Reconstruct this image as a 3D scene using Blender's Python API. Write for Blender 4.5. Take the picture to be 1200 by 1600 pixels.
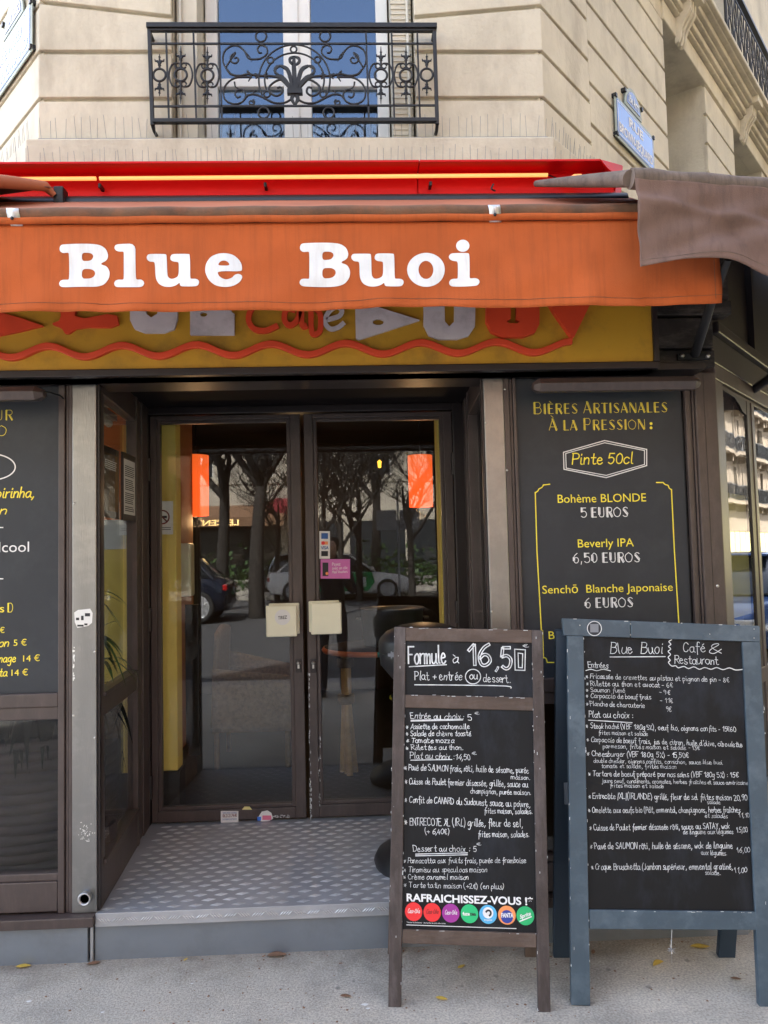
import bpy, bmesh, math, random
from math import sin, cos, pi, radians as rad, atan2, sqrt
from mathutils import Vector as V, Matrix
from mathutils.geometry import tessellate_polygon
random.seed(7)
for o in list(bpy.data.objects): bpy.data.objects.remove(o)
scn = bpy.context.scene
col = scn.collection

# ------------------------------------------------------------------ camera
CAM = V((0, -3.15, 1.55)); YAW, PITCH, ROLL = rad(2.06), rad(3.4), rad(-1.35)
cd = bpy.data.cameras.new('camera'); cam = bpy.data.objects.new('camera', cd); col.objects.link(cam)
cd.sensor_fit = 'VERTICAL'; cd.sensor_height = 36; cd.lens = 27; cd.clip_start = .02; cd.clip_end = 800
RM = Matrix.Rotation(-YAW, 3, 'Z') @ Matrix.Rotation(pi/2+PITCH, 3, 'X') @ Matrix.Rotation(ROLL, 3, 'Z')
cam.location = CAM; cam.rotation_euler = RM.to_euler()
scn.camera = cam
# ------------------------------------------------------------------ light
SUN_AZ, SUN_EL = rad(-24), rad(47)          # azimuth from +Y, clockwise positive
w = bpy.data.worlds.new('World'); scn.world = w; w.use_nodes = True
wn = w.node_tree; bg = wn.nodes['Background']
sky = wn.nodes.new('ShaderNodeTexSky'); sky.sky_type = 'NISHITA'; sky.sun_disc = False
sky.sun_elevation = SUN_EL; sky.sun_rotation = SUN_AZ; sky.dust_density = 2.5; sky.ozone_density = .6; sky.air_density = 1.0
hs = wn.nodes.new('ShaderNodeHueSaturation'); hs.inputs['Saturation'].default_value = .78
wn.links.new(sky.outputs[0], hs.inputs['Color']); wn.links.new(hs.outputs[0], bg.inputs[0])
bg.inputs[1].default_value = .15
sd = bpy.data.lights.new('sun', 'SUN'); sd.energy = 4.5; sd.angle = rad(.6); sd.color = (1, .96, .90)
sun = bpy.data.objects.new('sun', sd); col.objects.link(sun)
tos = V((sin(SUN_AZ)*cos(SUN_EL), cos(SUN_AZ)*cos(SUN_EL), sin(SUN_EL)))
sun.rotation_euler = tos.to_track_quat('Z', 'Y').to_euler(); sun.location = (0, 0, 40)
scn.view_settings.view_transform = 'Standard'; scn.view_settings.look = 'None'
scn.view_settings.exposure = 2.7; scn.view_settings.gamma = 1
scn.render.engine = 'CYCLES'; scn.cycles.use_denoising = True
scn.cycles.max_bounces = 8; scn.cycles.transparent_max_bounces = 16; scn.cycles.sample_clamp_indirect = 6

# ------------------------------------------------------------------ helpers
def ray(x, y): return RM @ V(((x-600)/1200, -(y-800)/1200, -1))
def on(x, y, p, n):
    d = ray(x, y); n = V(n); return CAM + d*((V(p)-CAM).dot(n)/d.dot(n))
def atY(x, y, Y): return on(x, y, (0, Y, 0), (0, 1, 0))
ORG = {}
def org(o): return ORG.get(o.name, V((0, 0, 0))) if o else V((0, 0, 0))
def tag(o, label=None, cat=None, group=None, kind=None):
    if label: o['label'] = label
    if cat: o['category'] = cat
    if group: o['group'] = group
    if kind: o['kind'] = kind
    return o
def thing(name, label, cat, loc=(0, 0, 0), group=None):
    o = bpy.data.objects.new(name, None); col.objects.link(o); o.location = loc; o.empty_display_size = .1
    ORG[o.name] = V(loc); return tag(o, label, cat, group)
def copy_tree(o, parent=None):
    c = o.copy(); col.objects.link(c)
    if parent: c.parent = parent
    for ch in list(o.children): copy_tree(ch, c)
    return c
def smooth_pts(p, n=3, closed=False):
    p = [V(q) for q in p]
    if len(p) < 3: return p
    out = []; m = len(p)
    for i in range(m if closed else m-1):
        p0 = p[(i-1) % m] if closed or i else p[0]; p1 = p[i]; p2 = p[(i+1) % m]
        p3 = p[(i+2) % m] if closed or i+2 < m else p[-1]
        for k in range(n):
            t = k/n
            out.append(.5*((2*p1)+(p2-p0)*t+(2*p0-5*p1+4*p2-p3)*t*t+(3*p1-p0-3*p2+p3)*t**3))
    if not closed: out.append(p[-1])
    return out
def chaikin(p, it=2):
    p = [V(q) for q in p]
    for _ in range(it):
        q = []
        for i in range(len(p)):
            a, b = p[i], p[(i+1) % len(p)]; q += [a*.78+b*.22, a*.22+b*.78]
        p = q
    return p
class MB:
    def __init__(s): s.v = []; s.f = []; s.sm = []
    def add(s, vs, fs, sm=False):
        b = len(s.v); s.v += [V(q) for q in vs]
        for f in fs: s.f.append([b+i for i in f]); s.sm.append(sm)
        return s
    def box(s, x0, x1, y0, y1, z0, z1):
        return s.add([(x0,y0,z0),(x1,y0,z0),(x1,y1,z0),(x0,y1,z0),(x0,y0,z1),(x1,y0,z1),(x1,y1,z1),(x0,y1,z1)],
            [(3,2,1,0),(4,5,6,7),(0,1,5,4),(1,2,6,5),(2,3,7,6),(3,0,4,7)])
    def fbox(s, fr, u0, u1, v0, v1, w0, w1):      # box in a frame (origin, eu, ev, ew)
        o, a, b, c = fr
        vs = [o+a*u+b*v+c*w_ for w_ in (w0, w1) for (u, v) in ((u0,v0),(u1,v0),(u1,v1),(u0,v1))]
        return s.add(vs, [(3,2,1,0),(4,5,6,7),(0,1,5,4),(1,2,6,5),(2,3,7,6),(3,0,4,7)])
    def prism(s, poly, z0, z1):                   # plan polygon, z's may be per-vertex lists
        n = len(poly); a = z0 if hasattr(z0, '__len__') else [z0]*n; b = z1 if hasattr(z1, '__len__') else [z1]*n
        return s.add([(p[0], p[1], a[i]) for i, p in enumerate(poly)]+[(p[0], p[1], b[i]) for i, p in enumerate(poly)],
            [tuple(range(n-1, -1, -1)), tuple(range(n, 2*n))]+[(i, (i+1) % n, n+(i+1) % n, n+i) for i in range(n)])
    def tube(s, pts, r, n=8, closed=False, flat=None):
        pts = [V(p) for p in pts]; m = len(pts); rs = r if hasattr(r, '__len__') else [r]*m
        T = []
        for i in range(m):
            a = pts[(i-1) % m] if closed or i else pts[0]; b = pts[(i+1) % m] if closed or i < m-1 else pts[-1]
            t = (b-a); T.append(t.normalized() if t.length > 1e-9 else V((0, 0, 1)))
        up = V((0, 0, 1)) if abs(T[0].z) < .9 else V((0, 1, 0))
        N = (up-T[0]*up.dot(T[0])).normalized(); vs = []
        for i in range(m):
            N = N-T[i]*N.dot(T[i]); N = N.normalized() if N.length > 1e-6 else T[i].orthogonal().normalized()
            B = T[i].cross(N)
            for k in range(n):
                a = 2*pi*k/n+pi/n; vs.append(pts[i]+N*(rs[i]*cos(a))+B*(rs[i]*sin(a)))
        fs = [(i*n+k, i*n+(k+1) % n, ((i+1) % m)*n+(k+1) % n, ((i+1) % m)*n+k) for i in range(m if closed else m-1) for k in range(n)]
        s.add(vs, fs, n > 5)
        if not closed: s.add(vs[:n], [tuple(range(n-1, -1, -1))]); s.add(vs[-n:], [tuple(range(n))])
        return s
    def lathe(s, prof, c=(0, 0, 0), n=24, ax=None):
        c = V(c); A = ax or (V((1,0,0)), V((0,1,0)), V((0,0,1)))
        vs = [c+A[0]*(r*cos(2*pi*k/n))+A[1]*(r*sin(2*pi*k/n))+A[2]*z for (r, z) in prof for k in range(n)]
        fs = [(i*n+k, i*n+(k+1) % n, (i+1)*n+(k+1) % n, (i+1)*n+k) for i in range(len(prof)-1) for k in range(n)]
        s.add(vs, fs, True)
        if prof[0][0] > 1e-5: s.add(vs[:n], [tuple(range(n-1, -1, -1))])
        if prof[-1][0] > 1e-5: s.add(vs[-n:], [tuple(range(n))])
        return s
    def poly(s, loops, mp, maxlen=0):                       # filled outline with holes; mp maps a 2d point to 3d
        lp = [[V((q[0], q[1], 0)) for q in l] for l in loops]; tr = tessellate_polygon(lp)
        flat = [q for l in lp for q in l]
        if not maxlen: s.add([mp(q.x, q.y) for q in flat], tr); return s
        def split(a, b, c, d):
            e = [(b-a).length, (c-b).length, (a-c).length]; k = e.index(max(e))
            if e[k] < maxlen or d > 12: s.add([mp(q.x, q.y) for q in (a, b, c)], [(0, 1, 2)]); return
            a, b, c = ((a, b, c), (b, c, a), (c, a, b))[k]; m_ = (a+b)/2; split(a, m_, c, d+1); split(m_, b, c, d+1)
        for t in tr: split(*[flat[i] for i in t], 0)
        return s
    def solid(s, loops, mp, mpb):                 # the same with a back and sides
        lp = [[V((q[0], q[1], 0)) for q in l] for l in loops]; tr = tessellate_polygon(lp)
        flat = [q for l in lp for q in l]
        s.add([mp(q.x, q.y) for q in flat], tr); s.add([mpb(q.x, q.y) for q in flat], [t[::-1] for t in tr])
        for l in lp:
            n = len(l); s.add([mp(q.x, q.y) for q in l]+[mpb(q.x, q.y) for q in l], [(i, (i+1) % n, n+(i+1) % n, n+i) for i in range(n)])
        return s
    def grid(s, fn, nu, nv, sm=True):
        vs = [fn(i/nu, j/nv) for j in range(nv+1) for i in range(nu+1)]
        return s.add(vs, [(j*(nu+1)+i, j*(nu+1)+i+1, (j+1)*(nu+1)+i+1, (j+1)*(nu+1)+i) for j in range(nv) for i in range(nu)], sm)
    def build(s, name, m, parent=None, bevel=0, solid=0, label=None, recalc=True):
        me = bpy.data.meshes.new(name); o0 = org(parent)
        me.from_pydata([tuple(q-o0) for q in s.v], [], s.f)
        me.polygons.foreach_set('use_smooth', s.sm); me.materials.append(m); me.validate(); me.update()
        if recalc:
            bm = bmesh.new(); bm.from_mesh(me); bmesh.ops.recalc_face_normals(bm, faces=bm.faces); bm.to_mesh(me); bm.free()
        o = bpy.data.objects.new(name, me); col.objects.link(o)
        if parent: o.parent = parent
        ORG[o.name] = o0
        if solid: md = o.modifiers.new('solid', 'SOLIDIFY'); md.thickness = solid; md.offset = 0
        if bevel:
            md = o.modifiers.new('bevel', 'BEVEL'); md.width = bevel; md.segments = 2; md.limit_method = 'ANGLE'; md.angle_limit = rad(40)
        if label: o['label'] = label
        return o
# ------------------------------------------------------------------ materials
def lin(r, g, b):
    f = lambda c: (c/255/12.92 if c/255 < .04045 else ((c/255+.055)/1.055)**2.4)
    return (f(r), f(g), f(b))
def nd(t, k, **kw):
    n = t.nodes.new(k)
    for a, b in kw.items():
        if a in n.inputs: n.inputs[a].default_value = b
        else: setattr(n, a, b)
    return n
def pbr(name, c, rough=.6, metal=0, var=.12, scale=6, bump=0, bscale=60, streak=None, spec=.5, dirt=None, dscale=3, damt=.5, emit=None, es=0, stretch=(1,1,1), rvar=0, speck=0):
    m = bpy.data.materials.new(name); m.use_nodes = True; t = m.node_tree; b = t.nodes['Principled BSDF']; L = t.links.new
    b.inputs['Roughness'].default_value = rough; b.inputs['Metallic'].default_value = metal
    b.inputs['Specular IOR Level'].default_value = spec
    tc = nd(t, 'ShaderNodeTexCoord'); mp = nd(t, 'ShaderNodeMapping'); L(tc.outputs['Object'], mp.inputs[0]); mp.inputs['Scale'].default_value = stretch
    nz = nd(t, 'ShaderNodeTexNoise', Scale=scale, Detail=6, Roughness=.6); L(mp.outputs[0], nz.inputs['Vector'])
    rp = nd(t, 'ShaderNodeValToRGB'); L(nz.outputs[0], rp.inputs[0])
    rp.color_ramp.elements[0].position = .3; rp.color_ramp.elements[1].position = .7
    rp.color_ramp.elements[0].color = (*[max(0, x*(1-var)) for x in c], 1); rp.color_ramp.elements[1].color = (*[min(1, x*(1+var)) for x in c], 1)
    out = rp.outputs[0]
    if dirt:
        n2 = nd(t, 'ShaderNodeTexNoise', Scale=dscale, Detail=8, Roughness=.7)
        if streak:
            m2 = nd(t, 'ShaderNodeMapping'); L(tc.outputs['Object'], m2.inputs[0]); m2.inputs['Scale'].default_value = streak; L(m2.outputs[0], n2.inputs['Vector'])
        else: L(tc.outputs['Object'], n2.inputs['Vector'])
        r2 = nd(t, 'ShaderNodeValToRGB'); L(n2.outputs[0], r2.inputs[0]); r2.color_ramp.elements[0].position = .48; r2.color_ramp.elements[1].position = .72
        r2.color_ramp.elements[0].color = (0,0,0,1); r2.color_ramp.elements[1].color = (damt,damt,damt,1)
        mx = nd(t, 'ShaderNodeMixRGB'); L(r2.outputs[0], mx.inputs[0]); L(out, mx.inputs[1]); mx.inputs[2].default_value = (*dirt, 1); out = mx.outputs[0]
    if speck:
        n4 = nd(t, 'ShaderNodeTexNoise', Scale=speck, Detail=2, Roughness=.5); L(tc.outputs['Object'], n4.inputs['Vector'])
        r4 = nd(t, 'ShaderNodeValToRGB'); L(n4.outputs[0], r4.inputs[0]); r4.color_ramp.elements[0].position = .34; r4.color_ramp.elements[1].position = .66
        r4.color_ramp.elements[0].color = (.76,.76,.76,1); r4.color_ramp.elements[1].color = (1.22,1.22,1.2,1)
        m4 = nd(t, 'ShaderNodeMixRGB', blend_type='MULTIPLY'); m4.inputs[0].default_value = 1; L(out, m4.inputs[1]); L(r4.outputs[0], m4.inputs[2]); out = m4.outputs[0]
    L(out, b.inputs['Base Color'])
    if rvar:
        mr = nd(t, 'ShaderNodeMapRange'); L(nz.outputs[0], mr.inputs[0]); mr.inputs[3].default_value = max(.05, rough-rvar); mr.inputs[4].default_value = min(1, rough+rvar); L(mr.outputs[0], b.inputs['Roughness'])
    if bump:
        n3 = nd(t, 'ShaderNodeTexNoise', Scale=bscale, Detail=5); L(mp.outputs[0], n3.inputs['Vector'])
        bp = nd(t, 'ShaderNodeBump', Strength=bump, Distance=.01); L(n3.outputs[0], bp.inputs['Height']); L(bp.outputs[0], b.inputs['Normal'])
    if emit: b.inputs['Emission Color'].default_value = (*emit, 1); b.inputs['Emission Strength'].default_value = es
    return m
def glassm(name, f0=.05, tint=(.93,.95,.95), wave=.0, refl_tint=(1,1,1)):
    m = bpy.data.materials.new(name); m.use_nodes = True; t = m.node_tree; t.nodes.clear(); L = t.links.new
    out = nd(t, 'ShaderNodeOutputMaterial'); mx = nd(t, 'ShaderNodeMixShader'); tr = nd(t, 'ShaderNodeBsdfTransparent'); gl = nd(t, 'ShaderNodeBsdfGlossy', Roughness=0.0)
    tr.inputs[0].default_value = (*tint, 1); gl.inputs[0].default_value = (*refl_tint, 1)
    lw = nd(t, 'ShaderNodeLayerWeight', Blend=.5); pw = nd(t, 'ShaderNodeMath', operation='POWER'); L(lw.outputs['Facing'], pw.inputs[0]); pw.inputs[1].default_value = 5
    ma = nd(t, 'ShaderNodeMath', operation='MULTIPLY_ADD'); L(pw.outputs[0], ma.inputs[0]); ma.inputs[1].default_value = 1-f0; ma.inputs[2].default_value = f0
    L(ma.outputs[0], mx.inputs[0]); L(tr.outputs[0], mx.inputs[1]); L(gl.outputs[0], mx.inputs[2]); L(mx.outputs[0], out.inputs[0])
    if wave:
        nz = nd(t, 'ShaderNodeTexNoise', Scale=2.2, Detail=1); bp = nd(t, 'ShaderNodeBump', Strength=wave, Distance=.01); L(nz.outputs[0], bp.inputs['Height']); L(bp.outputs[0], gl.inputs['Normal'])
    return m
M = {}
M['stone'] = pbr('stone', (.61,.556,.44), .85, var=.13, scale=2.2, bump=.35, bscale=45, dirt=(.36,.31,.235), dscale=3.2, damt=.65, streak=(1.5,1.5,.55))
M['stone_far'] = pbr('far_stone', (.42,.38,.31), .85, var=.12, scale=.8, bump=.1)
M['stone_warm'] = pbr('warm_stone', (.19,.15,.105), .85, var=.12, scale=.8)
M['brown'] = pbr('brown_paint', lin(72,62,60), .38, var=.14, scale=9, bump=.08, bscale=90, dirt=lin(112,98,92), dscale=26, damt=.25, streak=(1,1,.25))
M['brown_dark'] = pbr('dark_brown_paint_and_shade', lin(36,29,30), .4, var=.15, scale=8, bump=.06)  # dark paint of its own; on the street fascia it imitates awning shade
M['soffit'] = pbr('soffit_paint', lin(32,27,28), .75, var=.15, spec=.15)
M['oldwood'] = pbr('weathered_wood', lin(46,40,38), .7, var=.5, scale=12, bump=.5, bscale=50, dirt=lin(130,120,112), dscale=22, damt=.45, streak=(.25,1,1))
M['postwood'] = pbr('weathered_upright_wood', lin(64,55,53), .5, var=.25, scale=14, bump=.25, bscale=60, dirt=lin(120,112,112), dscale=18, damt=.5, streak=(1,1,.12))
M['steel'] = pbr('brushed_steel', (.25,.25,.248), .34, .9, var=.14, scale=3, bump=.10, bscale=200, stretch=(1,1,.12), rvar=.12, dirt=(.45,.44,.42), dscale=9, damt=.3)
M['zinc'] = pbr('zinc_sheet', lin(132,140,150), .42, .5, var=.08, scale=2.4, bump=.05, rvar=.1, dirt=lin(110,112,114), dscale=3, damt=.5)
M['alu'] = pbr('aluminium_tread', (.40,.41,.435), .42, .3, var=.16, scale=3, rvar=.12, dirt=(.26,.26,.27), dscale=2.0, damt=.6)
M['alu_loz'] = pbr('lit_aluminium', (.66,.67,.68), .3, .45, var=.3, scale=4)  # paler than the tread: light on the raised pattern put into the colour
M['alu_edge'] = pbr('aluminium_edge', (.55,.56,.58), .35, .8, var=.1, scale=6)
M['slate'] = pbr('panel_black', lin(44,48,54), .5, var=.12, scale=3, dirt=lin(70,74,78), dscale=5, damt=.25, spec=.4)
M['chalkboard'] = pbr('chalkboard_black', lin(13,15,19), .6, var=.25, scale=5, dirt=lin(58,66,80), dscale=3.5, damt=.38, spec=.35, streak=(1.6,1,.7))
M['chalk'] = pbr('white_chalk', (.66,.68,.69), .9, var=.34, scale=28)
M['chalk_pale'] = pbr('faded_chalk', (.55,.57,.58), .9, var=.35, scale=40)
M['yellow_paint'] = pbr('yellow_paint', lin(248,228,70), .6, var=.04)
M['gold_paint'] = pbr('gold_paint', lin(226,204,70), .5, var=.22, scale=30)
M['white_paint'] = pbr('white_paint', (.8,.8,.8), .6, var=.03)
M['orange'] = pbr('orange_canvas', lin(182,92,48), .85, var=.14, scale=3, bump=.12, bscale=260, dirt=lin(140,76,44), dscale=7, damt=.5, spec=.2, streak=(5,1,.3))
M['orange_dirty'] = pbr('weathered_orange_canvas', lin(104,76,56), .85, var=.3, scale=8, bump=.25, dirt=lin(150,84,48), dscale=9, damt=.5, streak=(1.2,1,1))
M['orange_top'] = pbr('dusty_orange_canvas', lin(172,106,76), .85, var=.14, scale=4, dirt=lin(130,86,66), dscale=2, damt=.5)
M['mauve'] = pbr('mauve_canvas', lin(116,92,82), .85, var=.14, scale=4, bump=.15, bscale=240, dirt=lin(84,68,62), dscale=6, damt=.75, streak=(3,3,.5))
M['mauve_tube'] = pbr('dirty_mauve_tube', lin(110,96,86), .8, var=.25, scale=9, bump=.2, dirt=lin(70,62,54), dscale=16, damt=.8, streak=(4,1,.4))
M['red'] = pbr('red_enamel', lin(200,6,18), .5, var=.06, scale=3, spec=.25)
M['neon'] = pbr('neon_tube', (.8,.45,.25), .4, emit=(1,.34,.08), es=.2)
M['signyellow'] = pbr('sign_yellow', lin(182,138,32), .6, var=.08, scale=2, dirt=lin(104,78,34), dscale=5, damt=.6)
M['signred'] = pbr('sign_red', lin(206,66,34), .5, var=.12, scale=5)
M['signgrey'] = pbr('sign_white', lin(190,184,190), .6, var=.06, dirt=lin(50,46,46), dscale=9, damt=.35)
M['letters'] = pbr('white_vinyl', (.78,.80,.82), .5, var=.08, scale=9, dirt=(.55,.50,.46), dscale=6, damt=.5, streak=(4,1,.5))
M['iron'] = pbr('black_iron', lin(30,31,34), .45, .2, var=.2, scale=20)
M['black'] = pbr('black_plastic', (.018,.018,.02), .4, var=.1)
M['white_pvc'] = pbr('white_window_paint', (.72,.72,.70), .45, var=.04)
M['cream_shutter'] = pbr('cream_shutter', (.60,.56,.46), .6, var=.06)
M['blue_enamel'] = pbr('blue_enamel', lin(66,108,186), .22, var=.06, scale=6)
M['blue_dark'] = pbr('deep_blue_enamel', lin(44,62,120), .25, var=.06)
M['sign_rim'] = pbr('sign_green_rim', lin(150,160,150), .5, var=.15)
M['woodframe'] = pbr('stained_wood', lin(92,78,70), .6, var=.28, scale=10, bump=.3, bscale=70, stretch=(1,1,.2), dirt=lin(150,142,140), dscale=9, damt=.4)
M['woodrail'] = pbr('stained_wood_rail', lin(82,67,58), .6, var=.28, scale=10, bump=.3, bscale=70, stretch=(.2,1,1), dirt=lin(120,108,102), dscale=9, damt=.4)
M['blueframe'] = pbr('slate_blue_paint', lin(66,82,94), .45, var=.12, scale=6, bump=.08, dirt=lin(126,142,154), dscale=7, damt=.35)
M['pavement'] = pbr('asphalt_pavement', (.50,.46,.40), .9, speck=120, var=.18, scale=1.3, bump=.6, bscale=240, dirt=(.20,.19,.178), dscale=1.7, damt=.75)
M['road'] = pbr('road_asphalt', (.075,.075,.078), .85, var=.2, scale=2, bump=.3, bscale=120)
M['kerbstone'] = pbr('granite_kerb', (.34,.33,.32), .8, var=.2, scale=30)
M['cream_plastic'] = pbr('cream_plastic', lin(232,230,205), .4, var=.03)
M['paper'] = pbr('paper', (.75,.75,.73), .7, var=.03)
M['ink'] = pbr('ink', (.03,.03,.035), .7)
M['inkgrey'] = pbr('grey_print', (.22,.23,.25), .7)
M['brass'] = pbr('worn_metal', (.6,.58,.54), .3, .9)
M['wall_yellow'] = pbr('yellow_plaster', lin(240,212,110), .8, var=.07, scale=3, bump=.12)
M['wall_orange'] = pbr('orange_plaster', lin(220,120,60), .8, var=.08, scale=3)
M['wall_tan'] = pbr('tan_panel', lin(170,112,62), .7, var=.08, scale=3)
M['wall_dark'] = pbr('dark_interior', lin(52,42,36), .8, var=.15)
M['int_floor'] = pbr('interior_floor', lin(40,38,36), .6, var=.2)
M['shade'] = pbr('orange_lamp_shade', (.8,.22,.05), .8, emit=(1,.17,.03), es=.16)
_m = bpy.data.materials.new('orange_lamp_shade'); _m.use_nodes = True; _t = _m.node_tree; _t.nodes.clear()
_o = nd(_t, 'ShaderNodeOutputMaterial'); _x = nd(_t, 'ShaderNodeMixShader'); _x.inputs[0].default_value = .55; _a = nd(_t, 'ShaderNodeBsdfDiffuse'); _b = nd(_t, 'ShaderNodeBsdfTranslucent'); _a.inputs[0].default_value = (.55,.13,.03,1); _b.inputs[0].default_value = (1,.30,.055,1)
_t.links.new(_a.outputs[0], _x.inputs[1]); _t.links.new(_b.outputs[0], _x.inputs[2]); _e = nd(_t, 'ShaderNodeEmission'); _e.inputs[0].default_value = (1,.21,.035,1); _e.inputs[1].default_value = .085; _s = nd(_t, 'ShaderNodeAddShader'); _t.links.new(_x.outputs[0], _s.inputs[0]); _t.links.new(_e.outputs[0], _s.inputs[1]); _t.links.new(_s.outputs[0], _o.inputs[0]); M['shade'] = _m
M['wicker'] = pbr('wicker', lin(112,90,62), .7, var=.3, scale=50, bump=.5, bscale=120)
M['rattan'] = pbr('rattan_cane', lin(176,140,88), .5, var=.2, scale=20)
M['leaf'] = pbr('plant_leaf', (.045,.09,.025), .5, var=.3)
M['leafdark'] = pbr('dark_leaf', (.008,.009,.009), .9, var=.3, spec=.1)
M['pot'] = pbr('grey_ridged_pot', lin(58,50,51), .9, var=.15)
M['bark'] = pbr('bark', (.032,.028,.024), .9, var=.35, scale=8, bump=.6, bscale=20)
M['twigleaf'] = pbr('autumn_leaf', (.16,.12,.035), .7, var=.4, scale=3)
M['dryleaf'] = pbr('yellow_leaf', (.62,.42,.07), .7, var=.25, scale=30)
M['brownleaf'] = pbr('brown_leaf', (.22,.12,.07), .8, var=.3, scale=30)
M['glass'] = glassm('window_glass', .041, wave=.01)
M['glass_low'] = glassm('low_window_glass', .018, (.85,.87,.87))
M['glass_up'] = glassm('reflective_window_glass', .11, (.6,.65,.7), refl_tint=(.62,.78,1))  # blue of the sky put into the reflection colour of these panes
M['glass_side'] = glassm('side_window_glass', .10, (.8,.82,.82), wave=.05)
M['cloth_dark'] = pbr('dark_cloth', (.02,.022,.03), .9)
M['skin'] = pbr('skin', (.5,.3,.22), .6)
M['tyre'] = pbr('tyre_rubber', (.02,.02,.02), .8)
M['carblack'] = pbr('dark_car_paint', (.012,.016,.028), .15, var=.02)
M['carwhite'] = pbr('white_car_paint', (.7,.7,.7), .2, var=.02)
M['cargrey'] = pbr('silver_car_paint', (.4,.42,.45), .2, .5, var=.02)
M['carblue'] = pbr('blue_car_paint', (.05,.13,.36), .15, var=.02)
M['cargreen'] = pbr('green_wrap', (.03,.33,.11), .3, var=.03)
M['carglass'] = pbr('car_glass', (.03,.035,.04), .05, spec=.8)
M['lamp_red'] = pbr('tail_lamp', (.4,.01,.01), .2)
M['table_rim'] = pbr('orange_table_rim', lin(200,110,60), .4, var=.2)
M['table_teal'] = pbr('teal_table_rim', lin(70,150,150), .35, var=.1)
M['blind'] = pbr('pale_yellow_blind', lin(232,222,150), .8, var=.05)
M['awning_red'] = pbr('dark_red_awning', (.2,.012,.02), .8)
M['awning_tan'] = pbr('tan_awning', (.2,.11,.06), .8)
M['lit_text'] = pbr('lit_sign_letters', (1,.7,.3), .5, emit=(1,.65,.25), es=2)
M['strip'] = pbr('warm_tube', (.8,.78,.7), .4, es=0)
M['bulb'] = pbr('yellow_bulb', (1,.7,.1), .5, emit=(1,.5,.05), es=.4)
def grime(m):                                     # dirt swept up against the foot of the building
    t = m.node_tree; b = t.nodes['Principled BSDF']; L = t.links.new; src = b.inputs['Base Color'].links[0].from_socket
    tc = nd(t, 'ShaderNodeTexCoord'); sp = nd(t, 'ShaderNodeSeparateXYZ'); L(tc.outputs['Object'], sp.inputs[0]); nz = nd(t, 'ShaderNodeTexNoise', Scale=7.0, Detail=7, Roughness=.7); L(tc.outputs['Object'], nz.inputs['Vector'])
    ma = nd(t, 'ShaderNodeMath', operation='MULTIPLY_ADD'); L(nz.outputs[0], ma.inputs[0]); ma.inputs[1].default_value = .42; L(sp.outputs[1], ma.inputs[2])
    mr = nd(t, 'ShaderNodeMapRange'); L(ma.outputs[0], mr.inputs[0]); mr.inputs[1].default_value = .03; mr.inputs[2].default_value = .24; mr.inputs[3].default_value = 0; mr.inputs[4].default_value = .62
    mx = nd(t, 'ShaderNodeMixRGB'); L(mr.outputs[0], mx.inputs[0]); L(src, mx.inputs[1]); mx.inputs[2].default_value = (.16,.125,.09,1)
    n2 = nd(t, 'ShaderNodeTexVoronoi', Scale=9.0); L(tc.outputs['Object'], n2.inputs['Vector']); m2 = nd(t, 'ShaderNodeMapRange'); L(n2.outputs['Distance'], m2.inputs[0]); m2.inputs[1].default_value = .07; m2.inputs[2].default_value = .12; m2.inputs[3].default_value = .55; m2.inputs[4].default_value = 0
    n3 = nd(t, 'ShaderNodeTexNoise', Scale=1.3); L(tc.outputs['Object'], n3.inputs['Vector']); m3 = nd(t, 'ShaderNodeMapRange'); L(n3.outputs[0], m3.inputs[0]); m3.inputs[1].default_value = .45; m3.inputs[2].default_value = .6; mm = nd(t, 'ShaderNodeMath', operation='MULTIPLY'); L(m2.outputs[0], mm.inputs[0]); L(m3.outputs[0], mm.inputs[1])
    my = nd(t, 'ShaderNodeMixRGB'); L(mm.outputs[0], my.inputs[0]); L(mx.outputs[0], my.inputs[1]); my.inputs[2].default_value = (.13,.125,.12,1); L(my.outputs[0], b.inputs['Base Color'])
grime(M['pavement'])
def flatm(n, c): M[n] = pbr(n, lin(*c), .5, var=.03)
for n_, c_ in (('badge_red',(232,48,52)),('badge_purple',(160,52,150)),('badge_green',(40,190,120)),('badge_blue',(90,180,226)),('badge_orange',(240,150,90)),('badge_sprite',(40,180,110)),('card_blue',(40,90,160)),('card_pink',(205,110,180)),('ink_red',(120,40,40)),('fanta_blue',(40,60,150)),('sticker_blue',(60,120,220)),('sticker_pink',(224,120,150))): flatm(n_, c_)
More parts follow.
